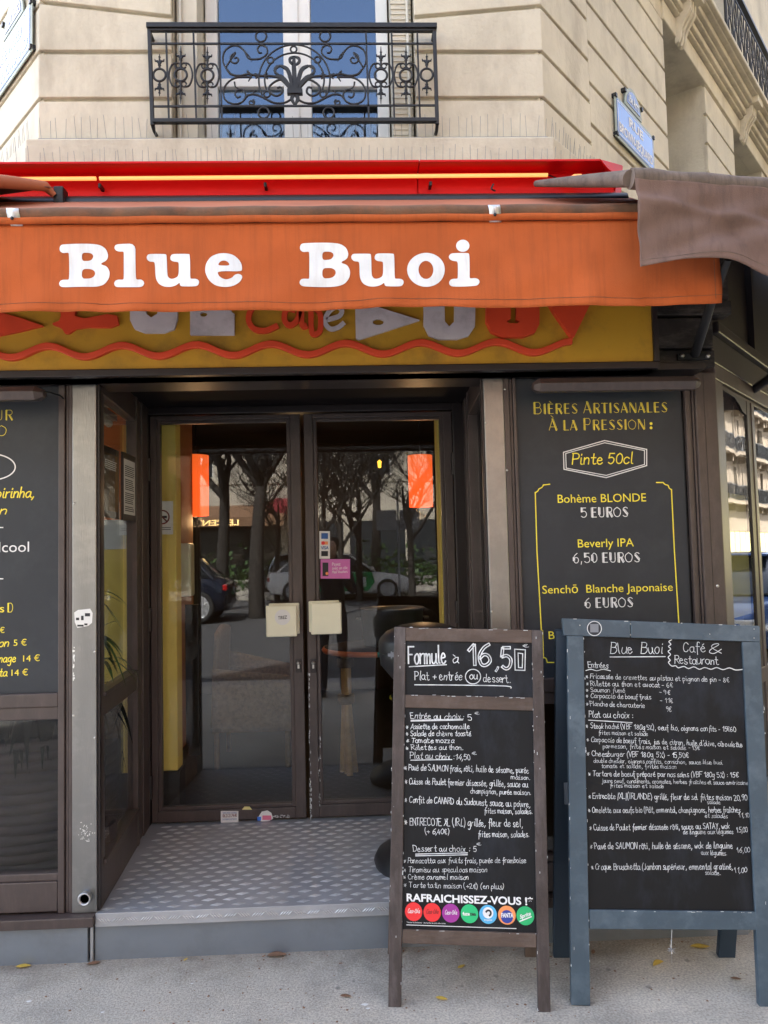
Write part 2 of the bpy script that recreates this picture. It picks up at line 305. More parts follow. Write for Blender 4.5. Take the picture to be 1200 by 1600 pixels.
# ------------------------------------------------------------------ lettering
HG = {}
def G(s):
    for ln in s.strip().split('\n'):
        ch, w_, st = ln.split(' ', 2)
        HG[ch] = (float(w_), [[tuple(map(float, p.split(','))) for p in k.strip(' ~#').split()] for k in st.split('|')], [k.strip()[:1] for k in st.split('|')])
G('''a 8 7,9 4,10 1,8 0,4 2,0 5,1 7,5 7,10 7,2 9,0
b 7 0,18 0,9 0,0|0,6 3,10 6,8 6,3 3,0 0,2
c 7 7,8 4,10 1,8 0,4 2,0 5,0 7,2
d 8 7,8 4,10 1,8 0,4 2,0 5,1 7,5 7,18|7,8 7,2 9,0
e 7 0,5 6,6 5,9 3,10 1,8 0,4 2,0 5,0 7,2
f 6 7,16 5,18 3,16 3,4 3,-6|0,9 6,9
g 8 7,9 4,10 1,8 0,4 2,1 5,2 7,6 7,10|7,10 7,-4 5,-8 1,-6
h 7 0,18 0,0|0,6 3,10 6,8 6,0
i 3 1,10 1,1 3,0|1,14 1.2,15.5
j 4 3,10 3,-5 1,-8 -1,-6|3,14 3.2,15.5
k 7 0,18 0,0|6,10 0,4|2,6 6,0
l 3 1,18 1,2 3,0
m 10 0,10 0,0|0,6 2,10 4,9 4,0|4,6 7,10 9,8 9,0
n 7 0,10 0,0|0,6 3,10 6,8 6,0
o 7 4,10 1,8 0,4 2,0 5,0 7,4 6,9 4,10
p 7 0,10 0,0 0,-8|0,7 3,10 6,8 6,3 3,0 0,2
q 8 7,9 4,10 1,8 0,4 2,0 5,1 7,5 7,10|7,10 7,-8
r 5 0,10 0,0|0,6 2,9 5,10
s 6 6,9 3,10 1,8 3,5 6,3 5,0 2,0 0,1
t 6 3,16 3,2 5,0 7,1|0,10 6,10
u 8 0,10 0,3 2,0 5,1 7,5 7,10|7,10 7,2 9,0
v 6 0,10 3,0 6,10
w 10 0,10 2,0 5,8 7,0 10,10
x 7 0,10 6,0|6,10 0,0
y 8 0,10 0,4 2,1 5,2 7,6 7,10|7,10 7,-4 5,-8 1,-7
z 7 0,10 6,10|6,10 0,0|0,0 6,0
A 10 0,0 5,17|5,17 10,0|2,6 8,6
B 9 0,0 0,17|-1,17 5,17 8,14 6,10 1,9|1,9 7,8 9,4 6,0 -1,0
C 9 9,14 6,17 2,15 0,8 2,1 6,0 9,3
D 9 0,0 0,17|-1,17 5,16 9,12 9,5 5,0 -1,0
E 8 8,17 0,17|0,17 0,0|0,0 8,0|0,9 6,9
F 8 9,17 0,17|0,17 0,0|0,9 6,9
G 10 9,14 6,17 2,15 0,8 2,1 6,0 9,3 9,7|9,7 5,7
H 9 0,0 0,17|9,0 9,17|0,9 9,9
I 3 1,17 1,0
J 7 6,17 6,4 4,0 0,2
K 9 0,17 0,0|8,17 0,8|2,10 9,0
L 7 0,17 0,0|0,0 7,0
M 12 0,0 1,17|1,17 6,6|6,6 11,17|11,17 12,0
N 9 0,0 0,17|0,17 9,0|9,0 9,17
O 10 5,17 1,14 0,8 2,1 5,0 9,2 10,9 8,15 5,17
P 8 0,0 0,17|-1,17 5,17 8,14 7,9 0,8
Q 10 5,17 1,14 0,8 2,1 5,0 9,2 10,9 8,15 5,17|6,4 10,-2
R 9 0,0 0,17|-1,17 5,17 8,14 7,10 0,8|3,8 9,0
S 8 8,15 5,17 1,15 1,11 6,8 8,4 5,0 0,2
T 9 4.5,17 4.5,0|0,17 9,17
U 9 0,17 0,5 2,0 6,0 9,5 9,17
V 9 0,17 4.5,0|4.5,0 9,17
W 13 0,17 3,0|3,0 6,12|6,12 10,0|10,0 13,17
X 9 0,17 9,0|9,17 0,0
Y 9 0,17 4.5,8|9,17 4.5,8 4.5,0
Z 9 0,17 9,17|9,17 0,0|0,0 9,0
0 8 4,16 1,13 0,8 1,2 4,0 7,2 8,8 7,13 4,16
1 5 0,11 4,16|4,16 4,0
2 8 0,13 3,16 7,14 6,9 0,0|0,0 8,0
3 7 0,15 4,16 6,13 3,9|3,9 7,6 6,1 3,0 0,2
4 8 5,16 0,5|0,5 8,5|6,10 6,0
5 8 7,16 1,16|1,16 0,9|0,9 4,10 7,7 6,2 3,0 0,2
6 8 7,16 3,13 0,7 1,1 4,0 7,3 6,7 3,8 0,5
7 7 0,16 7,16|7,16 2,0
8 8 4,8 1,12 4,16 7,12 4,8 0,4 4,0 8,4 4,8
9 7 7,11 4,9 1,11 2,15 5,16 7,13 6,5 4,0
. 3 1,0 1.5,1
, 3 2,1 1.5,-1 0,-4
: 3 1,1 1.2,2.2|1,8 1.2,9.2
! 3 1,17 1,5|1,0 1.2,1
( 4 3,19 0,12 0,4 3,-4
) 4 0,19 3,12 3,4 0,-4
+ 8 4,10 4,2|0,6 8,6
- 6 0,6 5,6
* 7 0,7 7,5|1,2 6,10|5,1 2,11
% 8 0,0 8,16|1,16 0,13 2,13 1,16|7,3 6,0 8,0 7,3
& 10 10,0 3,9 3,14 6,17 8,14 1,6 1,1 5,0 10,7
€ 8 8,14 5,16 2,12 2,4 5,0 8,2|0,10 6,10|0,6 6,6
' 2 1,18 0,14
| 3 1,18 1,-3''')
DG = {}
def G2(s):
    for ln in s.strip().split('\n'):
        ch, w_, st = ln.split(' ', 2); ks = st.split('|')
        DG[ch] = (float(w_), [[tuple(map(float, p.split(','))) for p in k.strip(' ~#').split()] for k in ks], [k.strip()[:1] for k in ks])
G2('''B 12 #2,0 2,17|~3,17 8,17 10,13 8,9 3,9|~3,9 9,9 11,4 8,0 3,0
I 4 #2,0 2,17
E 10 #2,0 2,17|2,17 9,17|2,9 8,9|2,0 9,0
R 11 #2,0 2,17|~3,17 8,17 10,13 8,9 3,9|#6,8.5 10,0
S 10 ~9,15 6,17 2,15 2,12|~9,5 8,1 4,0 1,2|#2.5,12.5 8.5,4.5
A 11 0,0 5,17|#5,17 10,0|2,5 8,5
T 10 #5,0 5,17|0,17 10,17
N 12 1,0 1,17|#1.5,17 10,0|11,0 11,17
L 9 #2,0 2,17|2,0 9,0
P 11 #2,0 2,17|~3,17 8,17 10,13 8,8 3,8
O 13 ~6,17 1,13 0,8 2,2 6,0 10,2 12,8 11,13 6,17
U 12 #2,17 2,5|~2,5 3,1 6,0 9,1 10,5|10,5 10,17
D 12 #2,0 2,17|~3,17 8,17 11,12 11,5 8,0 3,0
5 10 9,17 2,17|#2,17 2,10|~2,10 6,11 9,9 10,5 8,1 4,0 1,2
6 11 ~8,17 3,12 2,5|#2,9 2,4|~2,4 4,9 8,9 10,5 8,0 4,0 2,4
0 11 ~2,13 5,17 9,14 10,8 9,3 5,0 2,4|#2,13 2,4
, 4 2,2 1,-3
: 5 #2,1 2,3|#2,9 2,11''')
ACC = {'é':('e','a'),'è':('e','g'),'ê':('e','c'),'à':('a','g'),'ô':('o','c'),'î':('i','c'),'ç':('c',''),'É':('E','A'),'È':('E','G'),'À':('A','G'),'ō':('o','m')}
ACS = {'a':[(3,12),(6,15)],'g':[(1,15),(4,12)],'c':[(1,12),(3,15),(6,12)],'m':[(1,13),(6,13)],'A':[(4,19),(7,22)],'G':[(2,22),(5,19)]}
def strokes(text, font=HG, gap=2.2, jit=0, slant=0):
    out = []; x = 0; rr = random.Random(len(text)*13+7+ord(text[0])); q_ = .42*jit if jit > .5 else 0
    for ch in text:
        if ch == ' ': x += 6; continue
        base, acc = ACC.get(ch, (ch, ''))
        small = 1
        if font is DG and base.islower(): base = base.upper(); small = .84
        if base not in font: x += 5; continue
        w_, ks, fl = font[base]; sl_ = rr.uniform(-.12, .2) if q_ else 0; dy = rr.uniform(-jit, jit); sc = 1+rr.uniform(-jit, jit)*.06
        for k, f in zip(ks, fl): out.append(([(x+(px+py*(slant+sl_))*sc*small+rr.gauss(0, q_), py*sc*small+dy+rr.gauss(0, q_)) for px, py in k], f))
        if acc: out.append(([(x+px*small+ (1 if font is DG else 0), py*small+dy) for px, py in ACS[acc if not (font is DG) else acc.upper()]], ''))
        x += w_*sc*small+gap*(rr.uniform(.55, 1.5) if q_ else 1)
    return out, max(x-gap, .1)
def ribbon(mb, p2, wd, mp, off=0, curved=True):
    p = smooth_pts([V((a, b)) for a, b in p2], 3) if curved and len(p2) > 2 else [V(q) for q in p2]
    m = len(p); L_, R_ = [], []
    for i in range(m):
        t = (p[min(i+1, m-1)]-p[max(i-1, 0)]); t = t.normalized() if t.length > 1e-9 else V((1, 0)); nrm = V((-t.y, t.x))
        q = p[i]
        if i == 0: q = q-t*wd*.4
        if i == m-1: q = q+t*wd*.4
        L_.append(mp(*(q+nrm*wd/2), off+i*2e-5)); R_.append(mp(*(q-nrm*wd/2), off+i*2e-5))
    mb.add(L_+R_, [(i, m+i, m+i+1, i+1) for i in range(m-1)])
class Plane:
    """a real flat face (board, panel, pane) that carries lettering"""
    def __init__(s, p, n, up): s.p = V(p); s.n = V(n).normalized(); s.up = V(up).normalized()
    def at(s, x, y): return on(x, y, s.p, s.n)
    def line(s, xl, yl, xr, yr, h, width):        # map of text units to the plane: baseline from left to right point
        a, b = s.at(xl, yl), s.at(xr, yr); ex = (b-a)/width; hh = (s.at(xl, yl-h)-a).length
        return lambda off: (lambda u, v, o=0: a+ex*u+s.up*(v*hh)+s.n*(.0012+off+o))
    def hand(s, mb, text, xl, yl, xr, yr, h, wd=1.5, font=HG, jit=.8, slant=0, thick=4, double=0, capu=17):
        if jit > .5: h *= .88; wd *= .76
        st, W = strokes(text, font, jit=jit, slant=slant); f = s.line(xl, yl, xr, yr, h, W)(0)
        a, b = s.at(xl, yl), s.at(xr, yr); sx = (b-a).length/W; hh = (s.at(xl, yl-h)-a).length/capu
        for i, (k, fl) in enumerate(st):
            k2 = [(u*sx, v*hh) for u, v in k]; ex = (b-a).normalized()
            g = lambda u, v, o=0, i=i: a+ex*u+s.up*v+s.n*(.0012+(i % 9)*7e-5+o)
            w0 = wd*hh*(thick if fl == '#' else 1)
            if double:
                ribbon_double(mb, k2, wd*hh, double*hh, g)
            elif fl == '#':                       # inline deco stem: two fine lines and a filled bar
                d = V((k2[1][0]-k2[0][0], k2[1][1]-k2[0][1])).normalized(); nn = V((-d.y, d.x)); 
                q = [V(k2[0]), V(k2[1])]
                ribbon(mb, [tuple(x_+nn*w0*.42) for x_ in q], wd*hh*.8, g, 0, False); ribbon(mb, [tuple(x_-nn*w0*.14) for x_ in q], w0*.62, g, 3e-5, False)
            else: ribbon(mb, k2, w0, g, 0, font is HG or fl == '~')
    def stroke(s, mb, pts, wpx, curved=True, off=0):
        q = [s.at(*p) for p in pts]; e = s.n.cross(s.up)*-1; o = q[0]
        e = s.up.cross(s.n)
        k = [((x-o).dot(e), (x-o).dot(s.up)) for x in q]; wd = wpx*(o-CAM).length/1260
        ribbon(mb, k, wd, lambda u, v, z=0: o+e*u+s.up*v+s.n*(.0016+off+z), 0, curved)
    def sans(s, mb, text, xl, yl, xr, yr, h, bold=0):
        vs, fs, W, H = textmesh(text, bold); a, b = s.at(xl, yl), s.at(xr, yr); ex = (b-a)/W; hh = (s.at(xl, yl-h)-a).length/.7
        mb.add([a+ex*x+s.up*(y*hh)+s.n*.0016 for x, y in vs], fs)
    def disc(s, mb, x, y, rpx, off=0, n=28, ry=None):
        c = s.at(x, y); e = s.up.cross(s.n); r = rpx*(c-CAM).length/1260
        mb.add([c+s.n*(.0014+off)]+[c+e*(r*cos(2*pi*k/n))+s.up*(r*sin(2*pi*k/n))+s.n*(.0014+off) for k in range(n)], [(0, k+1, (k+1) % n+1) for k in range(n)])
    def rect(s, mb, x0, y0, x1, y1, off=0, dep=None):
        q = [s.at(x0, y1)+s.n*(.0014+off), s.at(x1, y1)+s.n*(.0014+off), s.at(x1, y0)+s.n*(.0014+off), s.at(x0, y0)+s.n*(.0014+off)]
        mb.add(q, [(0, 1, 2, 3)])
def ribbon_double(mb, k, wd, d, g):
    p = smooth_pts([V(q) for q in k], 3) if len(k) > 2 else [V(q) for q in k]; m = len(p)
    for sgn in (-1, 1):
        q = []
        for i in range(m):
            t = (p[min(i+1, m-1)]-p[max(i-1, 0)]).normalized(); q.append(tuple(p[i]+V((-t.y, t.x))*d*sgn))
        ribbon(mb, q, wd, g, 0 if sgn > 0 else 3e-5, False)
    for e_ in (0, -1):
        t = (p[1]-p[0] if e_ == 0 else p[-1]-p[-2]).normalized(); nn = V((-t.y, t.x))*d; ribbon(mb, [tuple(p[e_]-nn), tuple(p[e_]+nn)], wd, g, 5e-5, False)
_tc = {}
def textmesh(text, bold=0):
    if (text, bold) in _tc: return _tc[(text, bold)]
    cu = bpy.data.curves.new('lettering', 'FONT'); cu.body = text; cu.size = 1; cu.offset = bold; cu.resolution_u = 3
    o = bpy.data.objects.new('lettering', cu); col.objects.link(o)
    dg = bpy.context.evaluated_depsgraph_get(); me = bpy.data.meshes.new_from_object(o.evaluated_get(dg))
    x0 = min(v.co.x for v in me.vertices); x1 = max(v.co.x for v in me.vertices)
    vs = [(v.co.x-x0, v.co.y) for v in me.vertices]; fs = [tuple(p.vertices) for p in me.polygons]
    bpy.data.objects.remove(o); bpy.data.curves.remove(cu); bpy.data.meshes.remove(me)
    _tc[(text, bold)] = (vs, fs, x1-x0, 1); return _tc[(text, bold)]

A41 = rad(41)
UR = V((sin(A41), cos(A41), 0)); NR = V((cos(A41), -sin(A41), 0))      # right street: along, outward
UL = V((-sin(A41), cos(A41), 0)); NL = V((-cos(A41), -sin(A41), 0))    # left street
Z = V((0, 0, 1))
# ------------------------------------------------------------------ setting
SL = .024
def hz(y): return max(0, -4.6-y)*SL                # the boulevard climbs gently away from the cafe
def slab(y0, y1, x0, x1, zt, th):                  # a sheet that follows that slope
    ys = sorted({y0, y1, *([-4.6] if y0 < -4.6 < y1 else [])}); m = MB()
    for a_, b_ in zip(ys[:-1], ys[1:]): m.add([(x0, a_, hz(a_)+zt-th), (x1, a_, hz(a_)+zt-th), (x1, b_, hz(b_)+zt-th), (x0, b_, hz(b_)+zt-th), (x0, a_, hz(a_)+zt), (x1, a_, hz(a_)+zt), (x1, b_, hz(b_)+zt), (x0, b_, hz(b_)+zt)], [(3,2,1,0),(4,5,6,7),(0,1,5,4),(1,2,6,5),(2,3,7,6),(3,0,4,7)])
    return m
slab(-160, 160, -150, 150, -.14, .3).build('road', M['road'])['kind'] = 'structure'
slab(-4.6, 60, -40, 40, 0, .139).build('pavement', M['pavement'])['kind'] = 'structure'
kb = MB(); kb.box(-40, 40, -4.9, -4.602, -.139, .006); kb.build('kerb', M['kerbstone'], bevel=.01)['kind'] = 'structure'
slab(-28, -20.5, -60, 60, 0, .139).build('central_pavement', M['pavement'])['kind'] = 'structure'
slab(-60, -30, -80, 80, 0, .139).build('far_pavement', M['pavement'])['kind'] = 'structure'

# ------------------------------------------------------------------ corner building (stone)
B = thing('corner_building', 'pale limestone corner building with grooved courses above the orange awning', 'building', (0, .6, 0))
FR = (V((.96, .45, 0)), UR, Z, NR); FL = (V((-1.475, .45, 0)), UL, Z, NL)
GZ = [3.555, 3.775, 4.01]
def courses(mb, fr, s0, s1, zs, proud=.022, g=.011):
    for a, b in zip(zs[:-1], zs[1:]): mb.fbox(fr, s0, s1, a+g, b-g, -.03, 0)
for x0, x1, zt0, zt1 in ((-1.475, -.845, 4.262, 4.187), (.335, .96, 4.187, 4.245)):
    ch = MB()
    for a, b in ((3.40, 3.775), (3.775, 4.01)): ch.box(x0, x1, .45, .49, a+(.011 if a > 3.5 else 0), b-.011)
    ch.prism([(x0, .45), (x1, .45), (x1, .49), (x0, .49)], 4.021, [zt0-.011, zt1-.011, zt1-.011, zt0-.011])
    ch.prism([(x0, .45), (x1, .45), (x1, .49), (x0, .49)], [zt0+.011, zt1+.011, zt1+.011, zt0+.011], 4.48)
    ch.box(x0, x1, .45, .49, 4.502, 5.3)
    ch.build('stone_facing', M['stone'], B, bevel=.004)
co = MB()
co.prism([(-1.475+.0, .475), (-.845, .475), (-.845, .95), (-1.7, .95)], 2.9, 5.3)
co.prism([(.335, .475), (.96, .475), (1.2, .95), (.335, .95)], 2.9, 5.3)
co.prism([(-.845, .475), (.335, .475), (.335, .95), (-.845, .95)], 2.9, 3.53)
co.build('stone_core', M['stone'], B)
up = MB(); up.prism([(-1.475, .46), (.96, .46), (1.1, .95), (-1.62, .95)], 5.301, 17); up.build('upper_storeys', M['stone'], B)
for nm, fr, zz in (('street_wall', FR, 0), ('street_wall', FL, 1)):
    segs = [(0, .56, 0), (.56, 1.85, .115), (2.8, 3.6, 0), (4.6, 5.6, .1)] if not zz else [(0, .9, 0), (.9, 3, .115)]
    for s0, s1, dz in segs:
        zs = [3.30+dz]+[3.54+dz+.235*i for i in range(0, 8)]; zs = [z_ for z_ in zs if z_ < 5.2]+[5.2]
        zs = [3.0]+zs
        q = MB(); courses(q, fr, s0, s1, zs); q.build(nm+'_facing', M['stone'], B, bevel=.004)
    q = MB()
    if not zz:
        for s0, s1 in ((0, 1.85), (2.8, 3.6), (4.6, 30)): q.fbox(fr, s0, s1, 2.4, 5.2, -.5, -.022)
        for s0, s1 in ((1.85, 2.8), (3.6, 4.6)):
            q.fbox(fr, s0, s1, 2.4, 2.9, -.5, -.022); q.fbox(fr, s0, s1, 2.4, 5.2, -.6, -.501)
        q.fbox(fr, 0, 30, 5.2, 5.56, -.5, -.004); q.fbox(fr, 0, 2.9, 5.56, 17, -.5, -.01); q.fbox(fr, 4.1, 30, 5.56, 17, -.5, -.01); q.fbox(fr, 2.9, 4.1, 8.2, 17, -.5, -.01)
    else:
        q.fbox(fr, 0, 30, 2.4, 17, -.5, -.022)
    q.build(nm, M['stone'], B)
rf = MB(); rf.prism([(-1.4, .6), (.9, .6), (20, 23), (14, 30), (-14, 30), (-20.5, 23)], 16.9, 18.5); rf.build('roof', M['zinc'], B)
lg = MB(); lg.prism([(-3.6, 2.72), (-1.51, .395), (.985, .395), (3.2, 2.86), (3.1, 3.0), (.94, .56), (-1.46, .56), (-3.5, 2.85)], 3.30, 3.552)
lg.build('stone_ledge', M['stone'], B, bevel=.008)
# mouldings over the right street windows
cz = MB()
for z0, z1, w0 in ((5.194, 5.335, .014), (5.34, 5.365, .045), (5.365, 5.415, .07), (5.42, 5.445, .10), (5.445, 5.495, .13), (5.495, 5.51, .17), (5.51, 5.55, .20)):
    cz.fbox(FR, 1.84 if z1 < 5.35 else 1.0, 14, z0, z1, -.1, w0)
cz.build('cornice', M['stone'], B, bevel=.008)
for s in (2.16, 3.86, 5.6):
    c = MB()
    prof = [(.0, 5.15), (.03, 5.155), (.045, 5.19), (.05, 5.24), (.07, 5.29), (.10, 5.33), (.12, 5.36), (.125, 5.44), (0, 5.44)]
    fo = FR[0]
    for k in range(5):
        a0 = s-.065+k*.026; inn = .0 if k % 2 == 0 else .014
        vs = [fo+UR*a+NR*max(.0, w_-inn)+Z*z_ for a in (a0, a0+.026) for (w_, z_) in prof]; n = len(prof)
        c.add(vs, [tuple(range(n)), tuple(range(2*n-1, n-1, -1))]+[(i, (i+1) % n, n+(i+1) % n, n+i) for i in range(n)])
    c.fbox(FR, s-.08, s+.08, 5.44, 5.505, 0, .175)
    c.build('console', M['stone'], B, bevel=.005)
for s0, s1 in ((1.85, 2.8), (3.6, 4.6)):
    wf = MB(); wf.fbox(FR, s0, s0+.06, 2.9, 5.2, -.46, -.40); wf.fbox(FR, s1-.06, s1, 2.9, 5.2, -.46, -.40); wf.fbox(FR, (s0+s1)/2-.05, (s0+s1)/2+.05, 2.9, 5.2, -.46, -.40); wf.fbox(FR, s0+.06, s1-.06, 5.13, 5.2, -.46, -.401)
    win = wf.build('street_window', M['white_pvc'], B)
    MB().fbox(FR, s0+.06, s1-.06, 2.9, 5.13, -.44, -.43).build('pane', M['glass_up'], win)
    sh = MB(); sh.fbox(FR, s0, s0+.045, 2.95, 5.0, -.36, -.04)
    for i in range(46): sh.fbox(FR, s0+.045, s0+.058, 2.97+i*.044, 2.97+i*.044+.02, -.33, -.07)
    sh.build('louvred_shutter', M['white_pvc'], B)
uw = MB(); uw.fbox(FR, 2.9, 4.1, 5.56, 8.2, -.35, -.30); up_w = uw.build('upper_window', M['white_pvc'], B)
MB().fbox(FR, 3.0, 3.46, 5.7, 8.1, -.299, -.29).build('pane', M['glass_up'], up_w); MB().fbox(FR, 3.54, 4.0, 5.7, 8.1, -.299, -.29).build('pane', M['glass_up'], up_w)
rb = thing('balcony_railing', 'black wrought iron balcony railing high on the right street wall', 'railing', tuple(FR[0]+UR*3.5+NR*.14+Z*5.56))
P3 = lambda s, z, w_=.15: FR[0]+UR*s+NR*w_+Z*z
m = MB(); m.fbox(FR, 2.9, 4.6, 6.14, 6.165, .13, .17); m.fbox(FR, 2.9, 4.6, 5.59, 5.605, .14, .16); m.fbox(FR, 2.9, 4.6, 6.06, 6.07, .145, .155); m.tube([P3(2.92, 5.55), P3(2.92, 6.15)], .012, 6); m.build('frame', M['iron'], rb)
for k in range(9):
    m = MB(); s_ = 3.0+k*.18
    m.tube([P3(s_-.045, 5.6), P3(s_-.045, 6.07)], .006, 5)
    for sg in (1, -1): m.tube([P3(s_+.045+sg*.05*sin(2*pi*i/18)*(1-.4*i/18), 5.61+.44*i/18) for i in range(19)], .006, 5)
    m.tube([P3(s_+.045+.03*cos(i*.6), 5.84+.05*sin(i*.6)) for i in range(11)], .006, 5); m.build('scroll', M['iron'], rb)
# chamfer window
wd = thing('casement_window', 'tall white double casement window behind the iron balcony rail, reflecting blue sky', 'window', (-.255, .7, 3.55))
f = MB()
for x0, x1 in ((-.725, -.665), (.155, .215)): f.box(x0, x1, .68, .75, 3.5, 5.2)
f.box(-.325, -.185, .665, .75, 3.5, 5.2)
for x0, x1 in ((-.665, -.325), (-.185, .155)):
    f.box(x0, x1, .685, .745, 3.985, 4.03); f.box(x0, x1, .685, .745, 3.5, 3.57)
f.build('frame', M['white_pvc'], wd, bevel=.004)
g = MB()
g.box(-.262, -.248, .655, .666, 3.5, 5.2); g.build('handle_rod', M['white_pvc'], wd)
for x0, x1 in ((-.665, -.325), (-.185, .155)):
    for z0, z1 in ((3.57, 3.985), (4.03, 5.2)): MB().box(x0, x1, .712, .718, z0, z1).build('pane', M['glass_up'], wd)
for x0, x1 in ((-.835, -.735), (.225, .325)):
    s = MB(); s.box(x0, x1, .52, .74, 3.56, 5.2)
    for i in range(60): s.add([(x0-.004, .53, 3.58+i*.027), (x1+.004, .53, 3.58+i*.027), (x1+.004, .515, 3.575+i*.027), (x0-.004, .515, 3.575+i*.027)], [(0,1,2,3)]) if x0 > 0 else None
    s.tube([(x0+.02 if x0 < 0 else x1-.02, .505, 3.55), (x0+.02 if x0 < 0 else x1-.02, .505, 5.2)], .008, 8)
    s.build('folded_shutter', M['cream_shutter'], wd, bevel=.004)
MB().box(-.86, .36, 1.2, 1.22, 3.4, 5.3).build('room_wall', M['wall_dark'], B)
# ------------------------------------------------------------------ balcony railing
rl = thing('balcony_railing', 'black wrought iron balcony railing with scrolls and a palmette before the window', 'railing', (-.24, .38, 3.5))
YB = .38
def cp(x, y, dy=0): return atY(220+x/2.5, 20+y/2.5, YB)+V((0, dy, 0))
K = .00113
def bar(mb, a, b, r): mb.tube([cp(*a), cp(*b)], r*K, 6)
f = MB()
for a, b in (((33, 58), (46, 440)), ((1146, 58), (1158, 436))):
    f.tube([cp(*a), cp(*b)], 11*K, 4)
    e = cp(*b); f.tube([e, e+V((0, .03, -.012)), e+V((0, .07, -.008))], .009, 6); e = cp(a[0], a[1]+12); f.tube([e, e+V((0, .075, .0))], .009, 6)
p0, p1 = cp(24, 55), cp(1156, 53)
f.box(p0.x, p1.x, YB-.018, YB+.018, p0.z-.012, p0.z+.012); f.box(p0.x+.01, p1.x-.01, YB-.010, YB+.010, p0.z-.024, p0.z-.012)
q0, q1 = cp(46, 424), cp(1156, 420); f.box(q0.x, q1.x, YB-.013, YB+.013, q0.z-.010, q0.z+.009)
f.build('frame', M['iron'], rl, bevel=.002)
for y0, y1, a, b in ((121, 121, 40, 1150), (366, 362, 46, 1150)):
    MB().tube([cp(a, y0), cp(b, y1)], 5*K, 4).build('rail', M['iron'], rl)
for x in (101, 208, 308, 882, 982, 1082): MB().tube([cp(x-3, 62), cp(x+9, 422)], 5*K, 4).build('bar', M['iron'], rl)
def circ(x, y, r, ry=None, a0=0, a1=360, n=28): return [(x+r*cos(rad(a0+(a1-a0)*i/n)), y-(ry or r)*sin(rad(a0+(a1-a0)*i/n))) for i in range(n+1)]
def ring(mb, x, y, r, w_=4.2, ry=None): mb.tube([cp(*p) for p in circ(x, y, r, ry)[:-1]], w_*K, 6, closed=True)
for x, y, r in ((470, 92, 21), (720, 92, 21), (480, 391, 21), (734, 391, 21), (597, 143, 12), (507, 186, 12), (690, 184, 12), (493, 318, 12), (712, 318, 12)):
    m = MB(); ring(m, x, y, r); m.build('ring', M['iron'], rl)
def spir(x, y, r0, r1, a0, a1, n=22): return [(x+(r0+(r1-r0)*i/n)*cos(rad(a0+(a1-a0)*i/n)), y-(r0+(r1-r0)*i/n)*sin(rad(a0+(a1-a0)*i/n))) for i in range(n+1)]
MX = 599.5
def both(fn):
    for sgn in (1, -1):
        m = MB(); fn(m, (lambda x: x) if sgn > 0 else (lambda x: 2*MX-x+2)); m.build('scroll', M['iron'], rl)
def tb(m, g, pts, r=4.0, n=3, taper=False):
    P_ = smooth_pts([cp(g(x), y) for x, y in pts], n)
    m.tube(P_, [K*r*(1-.6*i/len(P_)) if taper else K*r for i in range(len(P_))], 6)
m = MB(); tb(m, lambda x: x, circ(600, 263, 139, 138, -25, 205)); m.build('arch', M['iron'], rl)
m = MB(); tb(m, lambda x: x, circ(600, 263, 116, 106, -25, 205)); m.build('arch', M['iron'], rl)
both(lambda m, g: (tb(m, g, spir(370, 182, 4, 24, 500, 90)+[(340, 200), (335, 212)]), 
    tb(m, g, [(338, 225), (322, 195), (325, 155), (350, 132), (380, 130), (405, 150), (420, 178), (450, 182), (475, 176), (494, 158), (490, 135), (470, 127), (456, 140), (462, 156), (474, 156)]),
    tb(m, g, [(405, 150), (425, 172), (432, 190)], taper=True),
    tb(m, g, [(338, 222), (352, 240), (385, 247), (420, 240), (460, 247), (500, 247), (540, 255), (572, 285), (590, 308)], 5), 
    tb(m, g, [(416, 228), (432, 246), (420, 268)], 5, taper=True), tb(m, g, [(445, 238), (462, 246), (448, 256)], 4), tb(m, g, [(495, 236), (480, 246), (497, 257)], 4)))
both(lambda m, g: (tb(m, g, [(435, 252), (380, 252), (345, 268), (324, 300), (330, 340), (365, 357), (398, 347), (410, 322), (400, 303), (378, 302), (368, 318), (378, 332), (390, 326)]),
    tb(m, g, [(366, 270), (372, 292), (398, 300)], taper=True),
    tb(m, g, [(404, 340), (420, 322), (450, 320), (485, 335), (520, 352), (560, 352), (590, 335), (598, 318)], 4.5), tb(m, g, spir(432, 350, 4, 13, 0, 420)), 
    tb(m, g, [(452, 305), (440, 312), (446, 325)], taper=True),
    tb(m, g, [(590, 310), (570, 270), (540, 262), (505, 285), (505, 312), (530, 325), (552, 312), (548, 292), (532, 294)], 5)))
def leafp(pts, wd_): 
    P_ = smooth_pts([V((x, y, 0)) for x, y in pts], 4); n = len(P_); L_ = []; R_ = []
    for i in range(n):
        t = (P_[min(i+1, n-1)]-P_[max(i-1, 0)]).normalized(); nn = V((-t.y, t.x, 0)); w_ = wd_*(.35+.65*sin(pi*min(1, i/n*1.05)**.8))
        L_.append(P_[i]+nn*w_); R_.append(P_[i]-nn*w_)
    return [(p.x, p.y) for p in L_]+[(p.x, p.y) for p in R_[::-1]]
m = MB()
